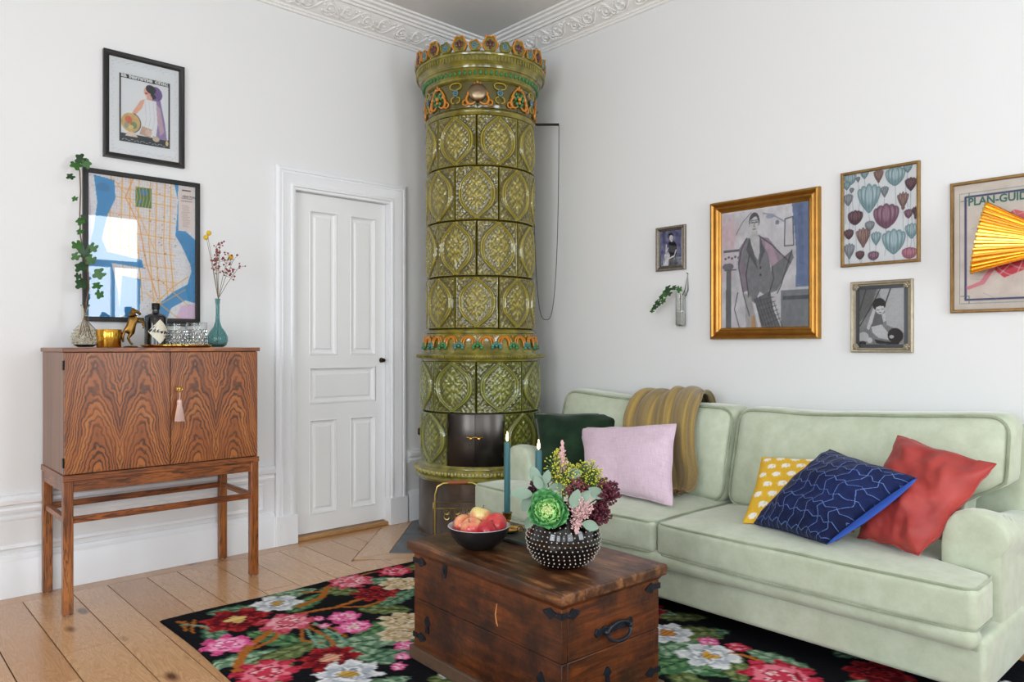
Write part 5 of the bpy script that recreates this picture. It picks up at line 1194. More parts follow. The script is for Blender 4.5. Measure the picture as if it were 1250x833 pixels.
obj('back_frame', rbox((1.14, .055, .34), .05, (24, 2, 10), lambda p: Vector((p.x, p.y-.125+.03*(p.z/.34), p.z+.455+(.03*abs(p.x/1.14)**2 if p.z > .2 else 0)))), M_sofa, sofa, smooth=80)
AP_ = [(0, .08), (0, .46), (.004, .50), (.016, .535), (.040, .562), (.075, .577), (.110, .580), (.150, .573), (.182, .553), (.200, .525), (.204, .500), (.199, .477), (.190, .462), (.182, .45), (.180, .44), (.180, .08)]
for sg in (-1, 1):
    rings = []
    cx_, cz_ = .10, .34
    for (y_, s_) in [(-.07, .98), (-.10, 1), (-.25, 1), (-.45, 1.0), (-.62, 1.0), (-.665, 1.0), (-.688, .985), (-.699, .955), (-.703, .90), (-.704, .6)]:
        sl = -.075*ss(-.68, -.25, y_)
        rings.append([(sg*(AI+cx_+(x-cx_)*(s_ if s_ > .7 else s_)), y_, cz_+(z-cz_)*(1-(1-s_)*.6)+(sl if z > .4 else 0)-(.006*nz(x*9, y_*5, z*9) if z > .2 else 0)) for x, z in AP_])
    arm = obj('arm', MB().loft(rings), M_sofa, sofa, smooth=50)
    pl = MB()
    for j in range(4):
        pl.tube([(sg*(AI+.10+.095*cos(a)), -.655+.030*j-.01*cos(a)*0, .485+.094*sin(a)) for a in np.linspace(R(-5), R(70-8*j), 10)], [.001+.003*sin(pi*i/9) for i in range(10)], 5)
    obj('pleat', pl, M_sofa, arm, smooth=80)

# ------------------------------------------------------------------ cushions: built from their four corners
def pillow(name, label, TL, TR, BR, BL, th, m, n_=26, wr=.006, seed=0, img=None, inset=.06, rnd=.015, cat='cushion'):
    TL, TR, BR, BL = map(Vector, (TL, TR, BR, BL)); cen = (TL+TR+BR+BL)/4; ex = ((TR+BR)-(TL+BL)); ez = ((TL+TR)-(BL+BR)); nr = ex.cross(ez).normalized()*1.0
    if nr.dot(Vector((.7, -.7, .2))) < 0: nr = -nr
    t = thing(name, label, cat, cen); vs = []; fs = []; uv = {}; N = n_+1
    def P(u, v, side):
        k_ = 1-inset*(1-v*v)*u*u-0*v; k2 = 1-inset*(1-u*u)*v*v; kc = 1-rnd*(u*u*v*v)**3; U, V_ = u*k_*kc, v*k2*kc
        p = BL*((1-U)*(1-V_)/4)+BR*((1+U)*(1-V_)/4)+TR*((1+U)*(1+V_)/4)+TL*((1-U)*(1+V_)/4)
        h = th*max(0, (1-abs(u)**2.4)*(1-abs(v)**2.4))**.55
        wq = wr*(nz(u*1.6+seed, v*1.6, 0, 1.2)*1.8+.8*nz(u*2+v*3+seed, v*1.3-u*2, 2, 1.5))*(1-max(abs(u), abs(v))**6)
        rad_ = math.hypot(u, v); wq += wr*.9*sin(math.atan2(v, u)*9+seed+3*nz(u+seed, v, 1))*max(0, rad_-.45)*(1 if rad_ < 1.2 else .4)
        return p+nr*(side*h+wq)-cen
    idx = {}
    for side in (1, -1):
        for j in range(N):
            for i in range(N):
                u, v = 2*i/n_-1, 2*j/n_-1
                if side < 0 and (i in (0, n_) or j in (0, n_)): idx[side, i, j] = idx[1, i, j]; continue
                idx[side, i, j] = len(vs); vs.append(P(u, v, side)); uv[len(vs)-1] = (i/n_, j/n_)
        for j in range(n_):
            for i in range(n_):
                q = [idx[side, i, j], idx[side, i+1, j], idx[side, i+1, j+1], idx[side, i, j+1]]; fs.append(q if side > 0 else q[::-1])
    me = MB().add(vs, fs).mesh(name, 80, True); l = me.uv_layers.new(name='UVMap')
    for lp in me.loops: l.data[lp.index].uv = uv[lp.vertex_index]
    if img is not None:
        cols = np.array([img.a[min(img.H-1, int(uv[i][1]*img.H)), min(img.W-1, int(uv[i][0]*img.W))] for i in range(len(vs))]); set_cols(me, lin(cols))
    obj('cover', me, m, t)
    bd = [(i, 0) for i in range(n_)]+[(n_, j) for j in range(n_)]+[(i, n_) for i in range(n_, 0, -1)]+[(0, j) for j in range(n_, 0, -1)]
    obj('seam', MB().tube([vs[idx[1, i, j]] for i, j in bd], .0026, 5, True), m if img is None else M_yelseam, t)
    return t
M_yelseam = mat('yellow_seam', c(222, 172, 40), .85)
M_dgreen = velvet('bottle_green_velvet', c(36, 62, 40), c(16, 32, 20), 7, .8, .35)
k = NT('pink_linen'); uv_ = k.n('TexCoord').outputs['UV']; mp3 = k.n('Mapping', Vector=uv_); mp3.inputs['Scale'].default_value = (160, 8, 1); a1 = k.noise(1, mp3.outputs[0], 2); mp4 = k.n('Mapping', Vector=uv_); mp4.inputs['Scale'].default_value = (8, 160, 1); a2 = k.noise(1, mp4.outputs[0], 2)
wv_ = k.math('MULTIPLY', k.math('ADD', a1, a2), .5); k.p(Base_Color=k.ramp(wv_, [(.35, c(206, 178, 196)), (.65, c(232, 208, 222))]), Roughness=.85); k.b.inputs['Sheen Weight'].default_value = .2; k.bump(wv_, .25, .003); M_pink = k.m
M_red = NT('red_satin'); n = M_red.noise(9, M_red.co(), 4); M_red.p(Base_Color=M_red.ramp(n, [(.3, c(146, 40, 38)), (.7, c(178, 62, 54))]), Roughness=.58); M_red.b.inputs['Sheen Weight'].default_value = .08; M_red.bump(n, .15, .01); M_red = M_red.m
# blue smocked velvet: net of pale stitches
k = NT('blue_smocked_velvet'); s = k.n('SeparateXYZ', Vector=k.n('TexCoord').outputs['UV']).outputs
wob = k.math('MULTIPLY', k.math('SUBTRACT', k.noise(3, k.co('UV'), 2), .5), .10); U = k.math('MULTIPLY', k.math('ADD', s[0], wob), 8.0); V_ = k.math('MULTIPLY', k.math('ADD', s[1], wob), 7.0)
row = k.math('FLOOR', V_); fv = k.math('FRACT', V_); par = k.math('MODULO', row, 2.0)
tri = k.math('MULTIPLY', k.math('ABSOLUTE', k.math('SUBTRACT', k.math('FRACT', k.math('ADD', k.math('MULTIPLY', V_, .5), .0)), .5)), 1.1)
d1 = k.math('ABSOLUTE', k.math('SUBTRACT', k.math('FRACT', k.math('ADD', U, tri)), .5))
rowU = k.math('MULTIPLY', k.math('ABSOLUTE', k.math('SUBTRACT', k.math('FRACT', k.math('ADD', U, k.math('MULTIPLY', par, .5))), .5)), .5)
d2 = k.math('ABSOLUTE', k.math('SUBTRACT', fv, k.math('ADD', rowU, .2)))
dd = k.math('MINIMUM', d1, k.math('MULTIPLY', d2, 1.1)); ln = k.ramp(dd, [(.016, (1,1,1,1)), (.036, (0,0,0,1))])
dash = k.math('GREATER_THAN', k.noise(60, k.co('UV'), 2), .42)
vel = k.ramp(k.noise(7, k.co(), 5), [(.3, c(11, 18, 52)), (.7, c(22, 36, 84))])
k.p(Base_Color=k.mix(k.math('MULTIPLY', ln, k.math('ADD', k.math('MULTIPLY', dash, .6), .3)), vel, c(96, 124, 184)), Roughness=.75); k.b.inputs['Sheen Weight'].default_value = .08; k.b.inputs['Specular IOR Level'].default_value = .2
k.bump(k.ramp(dd, [(0, (0,0,0,1)), (.28, (1,1,1,1))]), .35, .010); M_bluev = k.m
M_blueb = mat('blue_cotton', c(44, 82, 172), .75)
# yellow print of little white elephants
im = Img(150, 150, (226, 178, 44)); im.grain(10, 3)
for j in range(7):
    for i in range(6):
        ex_, ey_ = (i+.5+.5*(j % 2))/6, (j+.5)/7; sg = 1
        im.ell(ex_, ey_+.004, .044, .036, (240, 234, 224), 0, 1, .2); im.ell(ex_+.034, ey_+.010, .018, .020, (240, 234, 224), 0, 1, .2); im.rect(ex_-.030, ey_-.038, ex_-.014, ey_, (240, 234, 224)); im.rect(ex_+.010, ey_-.038, ex_+.024, ey_, (240, 234, 224)); im.line([(ex_+.046, ey_+.005), (ex_+.050, ey_-.025)], 1.6, (240, 234, 224)); im.ell(ex_+.026, ey_+.010, .007, .012, (214, 196, 170))
M_yelp = attr_mat('yellow_print_cotton', .85, bump=.2, bs=500)
pillow('scatter_cushion', 'bottle green velvet cushion in the corner of the sofa by the stove', (1.075, -.60, .765), (1.48, -.27, .775), (1.56, -.42, .440), (1.20, -.68, .432), .090, M_dgreen, seed=1, wr=.010)
pillow('scatter_cushion', 'pale pink linen cushion in front of the striped throw', (1.328, -.50, .697), (1.942, -.50, .766), (2.090, -.740, .430), (1.560, -.715, .430), .070, M_pink, seed=4, wr=.006)
pillow('scatter_cushion', 'yellow cushion printed with white elephants behind the blue one', (2.377, -.50, .655), (2.74, -.47, .68), (2.83, -.64, .435), (2.447, -.780, .428), .055, M_yelp, n_=96, seed=2, wr=.004, img=im)
pillow('scatter_cushion', 'rust red satin cushion leaning on the sofa arm', (2.911, -.46, .796), (3.268, -.56, .734), (3.100, -.790, .432), (2.860, -.70, .432), .085, M_red, n_=44, seed=8, wr=.014)
bp_ = pillow('scatter_cushion', 'navy velvet cushion with a pale stitched net, lying across the red one', (2.708, -.58, .731), (3.072, -.72, .683), (2.821, -.863, .430), (2.490, -.781, .430), .105, M_bluev, n_=40, seed=5, wr=.007, rnd=.03)
# plain cotton edge of the blue cushion, facing the front
TRv, BRv = Vector((3.072, -.72, .683)), Vector((2.821, -.863, .430)); nb = Vector((.55, -.62, .35)).normalized()
ce_ = Vector(bp_.location); ed_ = MB(); rows = []
for i in range(17):
    f = i/16; p = TRv.lerp(BRv, f); k_ = sin(pi*f)**.6; inn = Vector((-.26, .0, .10))*.03*k_; p2 = p+inn*1.0
    rows.append([tuple(p2+nb*(.003+.010*k_)-ce_), tuple(p+Vector((.010, -.002, -.012))*k_+nb*.016*k_-ce_), tuple(p+Vector((.004, .010, -.012))*k_-nb*.012*k_-ce_)])
obj('cotton_edge', ed_.loft(rows, False, False), M_blueb, bp_, smooth=80, solid=.002)

# ------------------------------------------------------------------ striped wool throw over the back
k = NT('striped_wool'); s = k.n('SeparateXYZ', Vector=k.n('TexCoord').outputs['UV']).outputs
st1 = k.noise(1, k.n('CombineXYZ', i0=k.math('MULTIPLY', s[0], 20), i1=k.math('MULTIPLY', s[1], 1.2)).outputs[0], 4, .7); st2 = k.noise(1, k.n('CombineXYZ', i0=k.math('MULTIPLY', s[0], 7), i1=k.math('MULTIPLY', s[1], .6)).outputs[0], 2)
hue = k.ramp(st2, [(.30, c(184, 150, 58)), (.44, c(146, 118, 60)), (.50, c(108, 92, 72)), (.58, c(168, 136, 58))]); col = k.mix(k.ramp(st1, [(.44, (0,0,0,1)), (.54, (.6,.6,.6,1))]), hue, c(92, 76, 62))
wv_ = k.noise(220, k.co(), 2); col = k.mix(k.math('MULTIPLY', wv_, .35), col, c(206, 180, 110)); k.p(Base_Color=col, Roughness=.95); k.b.inputs['Sheen Weight'].default_value = .3; k.bump(k.math('ADD', st1, wv_), .5, .004); M_wool = k.m
thr = thing('wool_throw', 'ochre and brown striped wool throw draped over the sofa back', 'throw', (1.80, -.30, .448))
def drape(name, path, left, right, folds, amp, n_=44, m_=52, ph=0, uvs=(1, 1), lift=.0):
    T = np.linspace(0, 1, m_); S = np.linspace(0, 1, n_); pt = np.linspace(0, 1, len(path)); py = np.interp(T, pt, [p[0] for p in path]); pz = np.interp(T, pt, [p[1] for p in path])
    py = np.convolve(np.pad(py, 3, 'edge'), np.ones(7)/7, 'valid'); pz = np.convolve(np.pad(pz, 3, 'edge'), np.ones(7)/7, 'valid'); lt = np.interp(T, pt, left); rt2 = np.interp(T, pt, right); vs = []
    for j in range(m_):
        dy, dz = (py[min(j+1, m_-1)]-py[max(j-1, 0)]), (pz[min(j+1, m_-1)]-pz[max(j-1, 0)]); L = math.hypot(dy, dz)+1e-9; ny, nz_ = dz/L, -dy/L
        if ny*(py[j]+.20)+nz_*(pz[j]-.50)*.7 < 0: ny, nz_ = -ny, -nz_
        for i in range(n_):
            s_ = S[i]; a = (abs(sin(pi*folds*s_+ph+.9*sin(3*T[j]+s_*2)))**.7)*amp*(.6+.4*sin(T[j]*3+ph))+.005*nz(s_*6, T[j]*6, ph, 1)+lift
            x = lt[j]+(rt2[j]-lt[j])*(s_+.02*sin(8*T[j]+ph)*sin(pi*s_)); vs.append((x-1.80, py[j]+ny*a+.30, pz[j]+nz_*a-.448))
    fs = [(j*n_+i, j*n_+i+1, (j+1)*n_+i+1, (j+1)*n_+i) for j in range(m_-1) for i in range(n_-1)]
    me = MB().add(vs, fs).mesh(name, 80, True); l = me.uv_layers.new(name='UVMap')
    for lp in me.loops: v = lp.vertex_index; l.data[lp.index].uv = ((v % n_)/(n_-1)*uvs[0], (v//n_)/(m_-1)*uvs[1])
    return obj(name, me, M_wool, thr, solid=.007), vs, n_
PB = [(-.066, .60), (-.066, .74), (-.085, .845), (-.19, .890), (-.315, .868), (-.392, .76), (-.440, .64), (-.462, .54), (-.475, .445), (-.53, .428)]
drape('blanket_fall', PB, [1.58, 1.58, 1.57, 1.56, 1.55, 1.55, 1.58, 1.62, 1.66, 1.68], [1.80, 1.80, 1.80, 1.81, 1.85, 1.89, 1.92, 1.95, 1.96, 1.96], 3.2, .024, uvs=(1, 1), ph=.4)
fold, fv_, fn = drape('blanket_fold', PB, [1.72, 1.72, 1.73, 1.74, 1.77, 1.80, 1.83, 1.85, 1.87, 1.88], [1.86, 1.86, 1.88, 1.905, 1.96, 1.985, 2.015, 2.05, 2.04, 2.02], 1.7, .030, uvs=(.7, 1), ph=1.2, lift=.016)
fr_ = MB()
for i in range(26):
    p = Vector(fv_[-fn+int(i*(fn-1)/25)]); q = p+Vector((random.uniform(-.02, .02), -.030-.02*random.random(), -.004)); fr_.tube([p, p.lerp(q, .5)+Vector((random.uniform(-.01, .01), 0, .012)), q], .0032, 5)
obj('fringe', fr_, mat('brown_fringe', c(110, 84, 56), .95), thr)['kind'] = 'stuff'

# ================================================================== PICTURES ON THE SOFA WALL
M_gold = mat('gilded_frame', c(180, 132, 64), .32, .85, .6, 20); M_antg = mat('antique_gold_frame', c(150, 118, 72), .4, .7, .6, 40); M_silv = mat('silver_gilt_frame', c(176, 164, 142), .35, .75, .6, 50); M_pew = mat('worn_silver_frame', c(128, 118, 106), .4, .7, .7, 60)
# portrait of a man in a suit
im = Img(150, 190, (204, 200, 202)); im.grain(26, 11, 7)
im.rect(0, .40, .16, .98, (198, 180, 186), .6); im.ell(.10, .80, .10, .12, (206, 174, 178), 0, .5, .6); im.poly([(.82, 1), (1, 1), (1, .32), (.86, .32), (.87, .6)], (104, 122, 158)); im.poly([(.88, 1), (.93, 1), (.95, .5), (.90, .5)], (92, 108, 146), .8)
im.rect(.70, .0, 1, .30, (120, 124, 128)); im.rect(.72, .22, 1, .25, (70, 72, 78)); im.poly([(.05, 0), (.12, 0), (.12, .50), (.06, .50)], (88, 90, 96)); im.rect(.03, .655, .28, .672, (84, 82, 88)); im.ell(.08, .53, .07, .03, (104, 100, 110)); im.line([(.04, .5), (.18, .5)], 2, (86, 84, 90))
for q in range(5): im.ell(.05+.04*q, .60+.01*(q % 2), .014, .010, (92, 84, 90))
im.line([(.74, .66), (.745, .88), (.83, .89), (.84, .66), (.74, .66)], 1.6, (60, 60, 66)); im.line([(.18, .80), (.26, .90), (.36, .97)], 1.4, (120, 112, 120)); im.line([(.50, .95), (.60, .93), (.66, .90), (.74, .86)], 1.6, (130, 132, 146)); im.ell(.58, .92, .05, .02, (150, 156, 172)); im.ell(.66, .86, .02, .02, (120, 128, 150))
im.poly([(.30, .76), (.22, .68), (.20, .55), (.26, .30), (.34, .32), (.40, .60)], (136, 118, 132)); im.poly([(.46, .76), (.56, .74), (.70, .60), (.80, .54), (.72, .48), (.60, .50), (.52, .62)], (150, 132, 146)); im.poly([(.52, .72), (.60, .68), (.68, .52), (.62, .48), (.54, .60)], (176, 150, 162))
im.poly([(.31, .76), (.45, .76), (.56, .60), (.60, .42), (.55, .26), (.46, .30), (.40, .20), (.33, .26), (.30, .45), (.26, .62)], (120, 120, 124)); im.poly([(.60, .50), (.82, .62), (.84, .56), (.66, .30), (.56, .28)], (112, 112, 116))
im.poly([(.34, .78), (.46, .78), (.47, .66), (.44, .56), (.38, .64)], (196, 192, 192)); im.poly([(.34, .76), (.30, .66), (.44, .48), (.42, .56)], (78, 78, 84)); im.poly([(.46, .77), (.52, .64), (.45, .50), (.46, .60)], (84, 84, 90))
im.poly([(.40, .24), (.58, .30), (.62, .14), (.70, 0), (.48, 0)], (92, 93, 98)); im.poly([(.28, .30), (.36, .26), (.44, 0), (.30, 0)], (168, 164, 164)); im.poly([(.36, .10), (.40, .10), (.42, 0), (.36, 0)], (178, 140, 92))
for q in range(6): im.line([(.42+.04*q, .26-.01*q), (.54+.035*q, 0)], 1.0, (50, 50, 56)); im.line([(.42+.02*q, .22-.04*q), (.62+.015*q, .25-.035*q)], 1.0, (60, 60, 66))
im.ell(.397, .892, .062, .076, (54, 54, 58)); im.ell(.395, .868, .052, .074, (200, 196, 195)); im.poly([(.345, .905), (.36, .945), (.43, .95), (.452, .90), (.44, .925), (.40, .935), (.37, .915)], (60, 60, 64))
for e in (.375, .42): im.line([(e-.014, .885), (e+.014, .885)], 1.6, (44, 44, 50)); im.line([(e-.018, .90), (e+.014, .902)], 1.2, (60, 60, 66))
im.line([(.40, .88), (.392, .85), (.402, .848)], 1.2, (96, 92, 96)); im.line([(.382, .828), (.412, .828)], 1.6, (120, 80, 84)); im.poly([(.365, .81), (.43, .81), (.44, .77), (.36, .77)], (186, 182, 182))
for L in ([(.31, .76), (.24, .66), (.21, .52), (.27, .28), (.34, .10)], [(.45, .77), (.60, .68), (.80, .52)], [(.60, .50), (.62, .40), (.56, .26)], [(.82, .62), (.70, .34), (.66, .28)], [(.33, .26), (.30, .45), (.34, .62)], [(.40, .24), (.50, .02)], [(.20, .30), (.16, .16), (.22, 0)]): im.line(L, 1.5, (46, 46, 52))
for z in (.50, .44): im.ell(.47, z, .012, .010, (44, 44, 50))
im.grain(18, 12, 30); im.grain(10, 13)
pf = [(0, 0), (0, .020), (.004, .028), (.012, .032), (.018, .026), (.022, .016), (.026, .020), (.036, .024), (.042, .018), (.046, .010), (.050, .013), (.056, .010), (.060, .006)]
picture('framed_portrait', 'large gilt framed ink and wash portrait of a man in a grey suit', .588, .719, (2.113, 0, 1.166), 0, pf, M_gold, im, .060, .009)
# tulips
im = Img(150, 190, (228, 232, 238)); rs = np.random.RandomState(4)
TE, MA, PU, BR_, GY, PK = [(142, 168, 172), (86, 112, 120), (204, 218, 220)], [(96, 62, 72), (58, 36, 46), (150, 112, 118)], [(130, 90, 110), (84, 52, 74), (186, 150, 164)], [(140, 110, 104), (92, 66, 66), (190, 160, 150)], [(140, 144, 150), (92, 98, 106), (190, 194, 198)], [(176, 110, 128), (120, 66, 86), (214, 160, 172)]
TL_ = [(110,165,40,45,TE),(210,130,25,40,TE),(305,150,25,50,BR_),(415,155,60,70,TE),(495,100,25,35,TE),(515,210,32,48,MA),(345,255,20,40,GY),(465,320,26,65,BR_),(240,300,68,110,TE),(95,305,28,45,GY),(145,425,50,55,MA),(355,420,80,92,PU),(500,405,24,32,PU),(520,520,36,55,TE),(100,535,30,38,MA),(245,480,30,36,GY),(200,560,38,75,BR_),(288,565,28,50,TE),(405,590,70,92,TE),(103,650,30,60,GY),(178,675,28,32,MA),(270,680,36,32,PU),(505,665,46,40,PK),(85,210,20,30,TE),(120,240,12,18,GY),(165,168,10,20,GY),(545,400,14,45,MA)]
def tn(x, y_): yt = 140-.133*(x-65); yb = 738-.07*(x-65); return (x-65)/490, 1-(y_-yt)/(yb-yt)
for (x, y_, rx, ry, C_) in TL_:
    u, v = tn(x, y_); im.line([(u, v-ry/640), (u+.03*sin(x), v-ry/600-.16), (u+.02*cos(x), v-.42)], .9, (120, 130, 136), .7)
for (x, y_, rx, ry, C_) in TL_:
    u, v = tn(x, y_); a, b = rx/490*.86, ry/620*.9
    for (ox, rt_, sx_, sy_, cl) in ((-.62, 24, .46, .80, 1), (.62, -24, .46, .80, 1), (-.34, 13, .50, .92, 0), (.34, -13, .50, .92, 0), (0, 0, .46, .98, 2)):
        cx_, cy_ = u+ox*a, v+.05*b-abs(ox)*.08*b
        im.ell(cx_, cy_, a*sx_+.006, b*sy_+.005, C_[1], rt_, 1, .10); im.ell(cx_, cy_, a*sx_, b*sy_, C_[0], rt_, 1, .12); im.ell(cx_+ox*.08*a, cy_+.18*b, a*sx_*.72, b*sy_*.62, C_[2], rt_, .85, .5)
        for q in (-.4, 0, .4): im.line([(u, v-b*.9), (cx_+q*a*sx_*.7, cy_+b*.1), (cx_+q*a*sx_*.8-ox*.05*a, cy_+b*sy_*.7)], .7, C_[1], .55)
im.grain(8, 8)
pf = [(0, 0), (0, .016), (.003, .018), (.010, .018), (.013, .014), (.013, .008)]
picture('framed_tulip_print', 'slim gold framed print of grey and plum tulips', .337, .434, (2.6725, 0, 1.494), 0, pf, M_antg, im, .013, .010)
# monochrome portrait
im = Img(110, 136, (142, 142, 142)); im.grain(40, 3, 5)
im.poly([(.42, 1), (1, 1), (1, .2), (.62, .35), (.55, .7)], (190, 190, 190)); im.poly([(.0, 1), (.4, 1), (.25, .6), (0, .4)], (108, 108, 108)); im.line([(.16, 1), (.02, .62)], 2.4, (52, 52, 52)); im.line([(.48, 1), (.30, .72), (.02, .34)], 2.4, (50, 50, 50)); im.line([(.70, 1), (.58, .72)], 3, (56, 56, 56))
im.poly([(.30, .56), (.52, .58), (.58, .44), (.48, .30), (.26, .32)], (112, 112, 112)); im.poly([(.28, .32), (.50, .36), (.66, .20), (.70, .08), (.44, .12), (.30, .22)], (204, 204, 204)); im.poly([(.32, .66), (.38, .64), (.30, .40), (.22, .26), (.17, .30), (.24, .48)], (206, 206, 206))
im.ell(.45, .715, .145, .115, (30, 30, 30)); im.ell(.47, .63, .095, .085, (214, 214, 214)); im.poly([(.33, .74), (.58, .74), (.57, .68), (.46, .69), (.36, .66)], (32, 32, 32)); im.line([(.40, .62), (.45, .615)], 1.4, (60, 60, 60)); im.line([(.50, .635), (.55, .63)], 1.4, (60, 60, 60)); im.line([(.45, .575), (.49, .575)], 1.4, (70, 70, 70))
im.poly([(.50, .55), (.58, .56), (.60, .42), (.54, .40)], (206, 206, 206)); im.ell(.80, .16, .17, .13, (26, 26, 26), -35); im.poly([(.34, .10), (.60, .06), (.90, .04), (.86, 0), (.40, .02)], (30, 30, 30)); im.ell(.72, .14, .05, .03, (196, 196, 196)); im.ell(.10, .14, .12, .09, (196, 196, 196)); im.ell(.08, .03, .08, .04, (34, 34, 34)); im.ell(.24, .08, .06, .05, (206, 206, 206), 30)
im.grain(12, 2, 40); im.grain(8, 3)
pf = [(0, 0), (0, .014), (.005, .020), (.012, .018), (.016, .012), (.020, .012), (.022, .008)]
t_, p_ = picture('framed_photograph', 'ornate silver framed black and white portrait below the tulip print', .265, .321, (2.6815, 0, 1.102), 0, pf, M_silv, im, .036, .010)
obj('inner_mount', frame_ring(.223, .279, [(0, .008), (.012, .0095), (.016, .011), (.016, .007)], .021), mat('dark_mount', c(70, 74, 78), .4, .3), t_)
for sx in (-1, 1):
    for z in (.026, .295):
        b = MB()
        for i in range(5): a = i*2*pi/5; b.sphere((sx*.108+.008*cos(a), -.019, z+.008*sin(a)), (.007, .005, .007), 7, 5)
        b.sphere((sx*.108, -.021, z), .006, 7, 5); obj('corner_rosette', b, M_silv, t_)
# small portrait
im = Img(80, 104, (108, 108, 142)); im.grain(50, 9, 9); im.rect(0, .0, 1, .28, (70, 74, 92), .6)
im.poly([(.42, .70), (.66, .70), (.78, .56), (.76, .36), (.80, .04), (.34, .02), (.44, .34), (.36, .50)], (34, 32, 40)); im.ell(.49, .85, .13, .085, (42, 38, 46)); im.ell(.52, .80, .085, .075, (226, 218, 216)); im.poly([(.50, .74), (.58, .74), (.58, .68), (.50, .68)], (222, 214, 212))
im.line([(.38, .52), (.28, .40), (.30, .62)], 3.4, (216, 208, 206)); im.line([(.74, .44), (.66, .28), (.44, .22)], 3.6, (216, 208, 206)); im.ell(.34, .30, .12, .11, (190, 184, 188)); im.line([(.18, .18), (.18, .04)], 3, (214, 210, 210)); im.poly([(.20, .02), (.40, .02), (.42, .20), (.24, .20)], (200, 196, 200)); im.line([(.49, .80), (.51, .80)], 1, (60, 50, 60)); im.line([(.55, .80), (.57, .80)], 1, (60, 50, 60)); im.line([(.51, .76), (.55, .76)], 1.2, (160, 60, 70)); im.grain(10, 4)
pf = [(0, 0), (0, .012), (.004, .018), (.012, .017), (.018, .011), (.022, .013), (.026, .008)]
t_, p_ = picture('small_framed_portrait', 'small worn silver framed portrait of a seated woman in black', .196, .247, (1.559, 0, 1.551), 0, pf, M_pew, im, .026, .010)
b = MB(); rs = np.random.RandomState(1)
for i in range(44):
    f = i/44*4; sd = int(f); f -= sd; x = [-.09+.18*f, .09, .09-.18*f, -.09][sd]; z = [.008, .008+.231*f, .239, .239-.231*f][sd]; b.sphere((x, -.017, z), (.0055, .004, .0055), 6, 4)
obj('frame_ornament', b, M_pew, t_)['kind'] = 'stuff'
# plan guide poster
im = Img(190, 240, (222, 210, 200)); im.grain(18, 2, 14); rs = np.random.RandomState(6)
for (a0, a1, col_, wd) in ((.075, .060, (70, 78, 120), 3.4), (.115, .10, (150, 190, 170), 1.0)):
    pass
im.line([(.10, .08), (.90, .08), (.90, .90), (.10, .90), (.10, .08)], 3.6, (66, 74, 118)); im.line([(.05, .05), (.95, .05), (.95, .93), (.05, .93), (.05, .05)], 1.0, (130, 160, 150)); im.line([(.06, .11), (.13, .11), (.13, .05)], 1.2, (80, 110, 100)); im.line([(.06, .87), (.13, .87), (.13, .93)], 1.2, (80, 110, 100))
im.poly([(.30, .34), (.42, .24), (.60, .30), (.80, .22), (.86, .50), (.80, .66), (.66, .72), (.52, .66), (.46, .52), (.34, .44)], (214, 72, 92)); im.poly([(.40, .70), (.52, .62), (.62, .72), (.50, .76)], (224, 110, 120))
for i in range(16): a = i*2*pi/16; im.line([(.62, .48), (.62+.4*cos(a), .48+.36*sin(a))], 1.2, (226, 206, 200))
for q in (.06, .12, .18, .25): im.line([(.62+q*1.3*cos(a), .48+q*sin(a)) for a in np.linspace(0, 2*pi, 30)], 1.1, (226, 206, 200))
im.poly([(.10, .18), (.22, .22), (.34, .36), (.38, .36), (.26, .20), (.12, .16)], (222, 140, 150))
for i in range(26): x, y_ = .12+.5*rs.rand(), .10+.75*rs.rand(); im.line([(x, y_), (x+.2*(rs.rand()-.3), y_+.14*(rs.rand()-.5))], .8, [(176, 168, 172), (222, 160, 160), (160, 176, 168)][i % 3], .8)
im.rect(.12, .775, .88, .885, (222, 212, 202)); im.grain(8, 3)
pf = [(0, 0), (0, .016), (.003, .018), (.010, .018), (.013, .013), (.013, .008)]
t_, p_ = picture('framed_map_poster', 'gold framed vintage guide map poster behind the gold pleated ornament', .45, .539, (3.184, 0, 1.268), 0, pf, M_antg, im, .013, .010)
fit_text(t_, 'PLAN-GUIDE', -.160, .066, .437, .034, mat('green_ink', c(66, 130, 116), .7), .0014, y=-.0085)
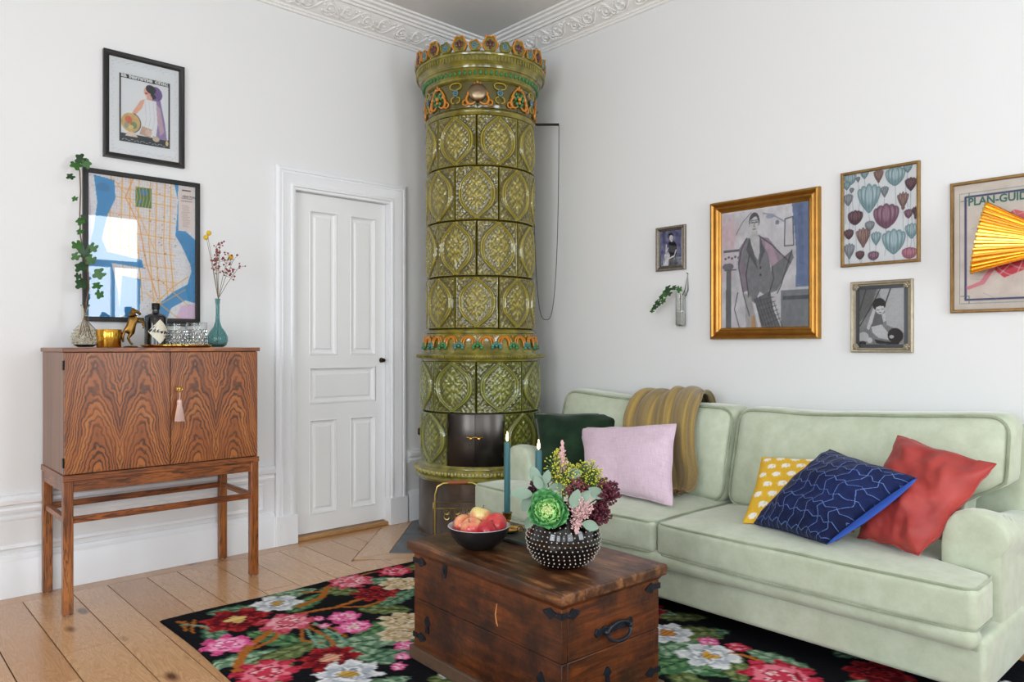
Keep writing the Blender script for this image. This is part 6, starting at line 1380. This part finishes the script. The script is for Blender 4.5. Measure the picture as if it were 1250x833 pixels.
# gold pleated bow
bow = thing('pleated_gold_ornament', 'gold pleated fan shaped ornament hung across the guide map poster', 'ornament', (3.39, -.03, 1.43)); M_foil = mat('gold_foil', c(238, 192, 92), .25, 1)
for sg, nm in ((-1, 'pleated_fan'), (1, 'pleated_fan')):
    rings = []; NP = 120
    for f in np.linspace(0, 1, 12):
        ring = []
        for i in range(NP):
            a = 2*pi*i/NP; zt, zb = .085+(.271-.085)*f, .075+(-.010-.075)*f; zc, zh = (zt+zb)/2, (zt-zb)/2
            z = zc+zh*cos(a); x = .305*f+.056*f*(cos(a)*-.5-.0); d = .012+.030*f**.8; y_ = -.035-.02*f-d*sin(a)
            zig = (.0085*f**.8)*(1 if i % 4 in (0, 1) else -1)*(.25+.75*abs(sin(a)))
            y_ -= zig*(1 if sin(a) > 0 else -1); ring.append((sg*x, y_, z))
        rings.append(ring)
    obj(nm, MB().loft(rings, True, False), M_foil, bow, smooth=15)
    obj('hem', MB().tube([(sg*.002+p[0], p[1], p[2]) for p in rings[-1]], .0022, 5, True), mat('gold_hem', c(206, 180, 120), .4, .8), bow)
obj('knot', MB().sphere((0, -.045, .080), (.026, .030, .034), 16, 10), M_foil, bow)
obj('hanger', MB().tube([(0, .028, .080), (0, -.03, .080)], .004, 6), M_plug, bow)
# glass wall vase with an ivy sprig
wv = thing('wall_vase', 'slim clear glass tube vase hanging on a cord on the wall', 'vase', (1.640, -.032, 1.238))
obj('glass_body', MB().lathe([(0, .0), (.022, .0), (.026, .006), (.026, .190), (.0265, .192), (.0235, .191), (.023, .010), (0, .006)], 24), M_clear, wv)
obj('water', MB().lathe([(0, .0075), (.022, .0105), (.022, .09), (0, .09)], 20), M_clear, wv)
obj('cord', MB().tube([(.018, -.006, .170), (.022, .010, .20), (.028, .028, .285), (.034, .022, .20), (.024, .014, .165)], .0024, 6), M_plug, wv)
obj('nail', MB().tube([(.028, .036, .287), (.028, .016, .292)], .0022, 6), M_plug, wv)
sp = thing('ivy_sprig', 'short ivy sprig hanging from the glass wall vase', 'plant', (1.640, -.032, 1.40))
SP = [(0, 0, -.08), (0, 0, .015), (-.012, -.02, .040), (-.045, -.035, .038), (-.085, -.04, .005), (-.120, -.042, -.030), (-.148, -.042, -.062)]
obj('stem', MB().tube(SP, .0018, 6), M_vine, sp)
for i, (x, y_, z, s_) in enumerate([(.012, -.03, .040, .8), (-.012, -.04, .050, .7), (-.050, -.045, .045, 1.0), (-.062, -.05, .020, 1.05), (-.040, -.05, .022, .85), (-.090, -.05, .002, .75), (-.078, -.05, -.018, .8), (-.118, -.05, -.026, .85), (-.132, -.05, -.050, .8), (-.152, -.05, -.072, .6), (-.105, -.05, -.036, .6)]):
    put_leaf(sp, (x, y_, z), (random.uniform(-.2, .4), -1, random.uniform(-.1, .5)), random.uniform(-.7, .7)+pi*.8, s_*.74, M_leafd if i % 3 else M_leaf)
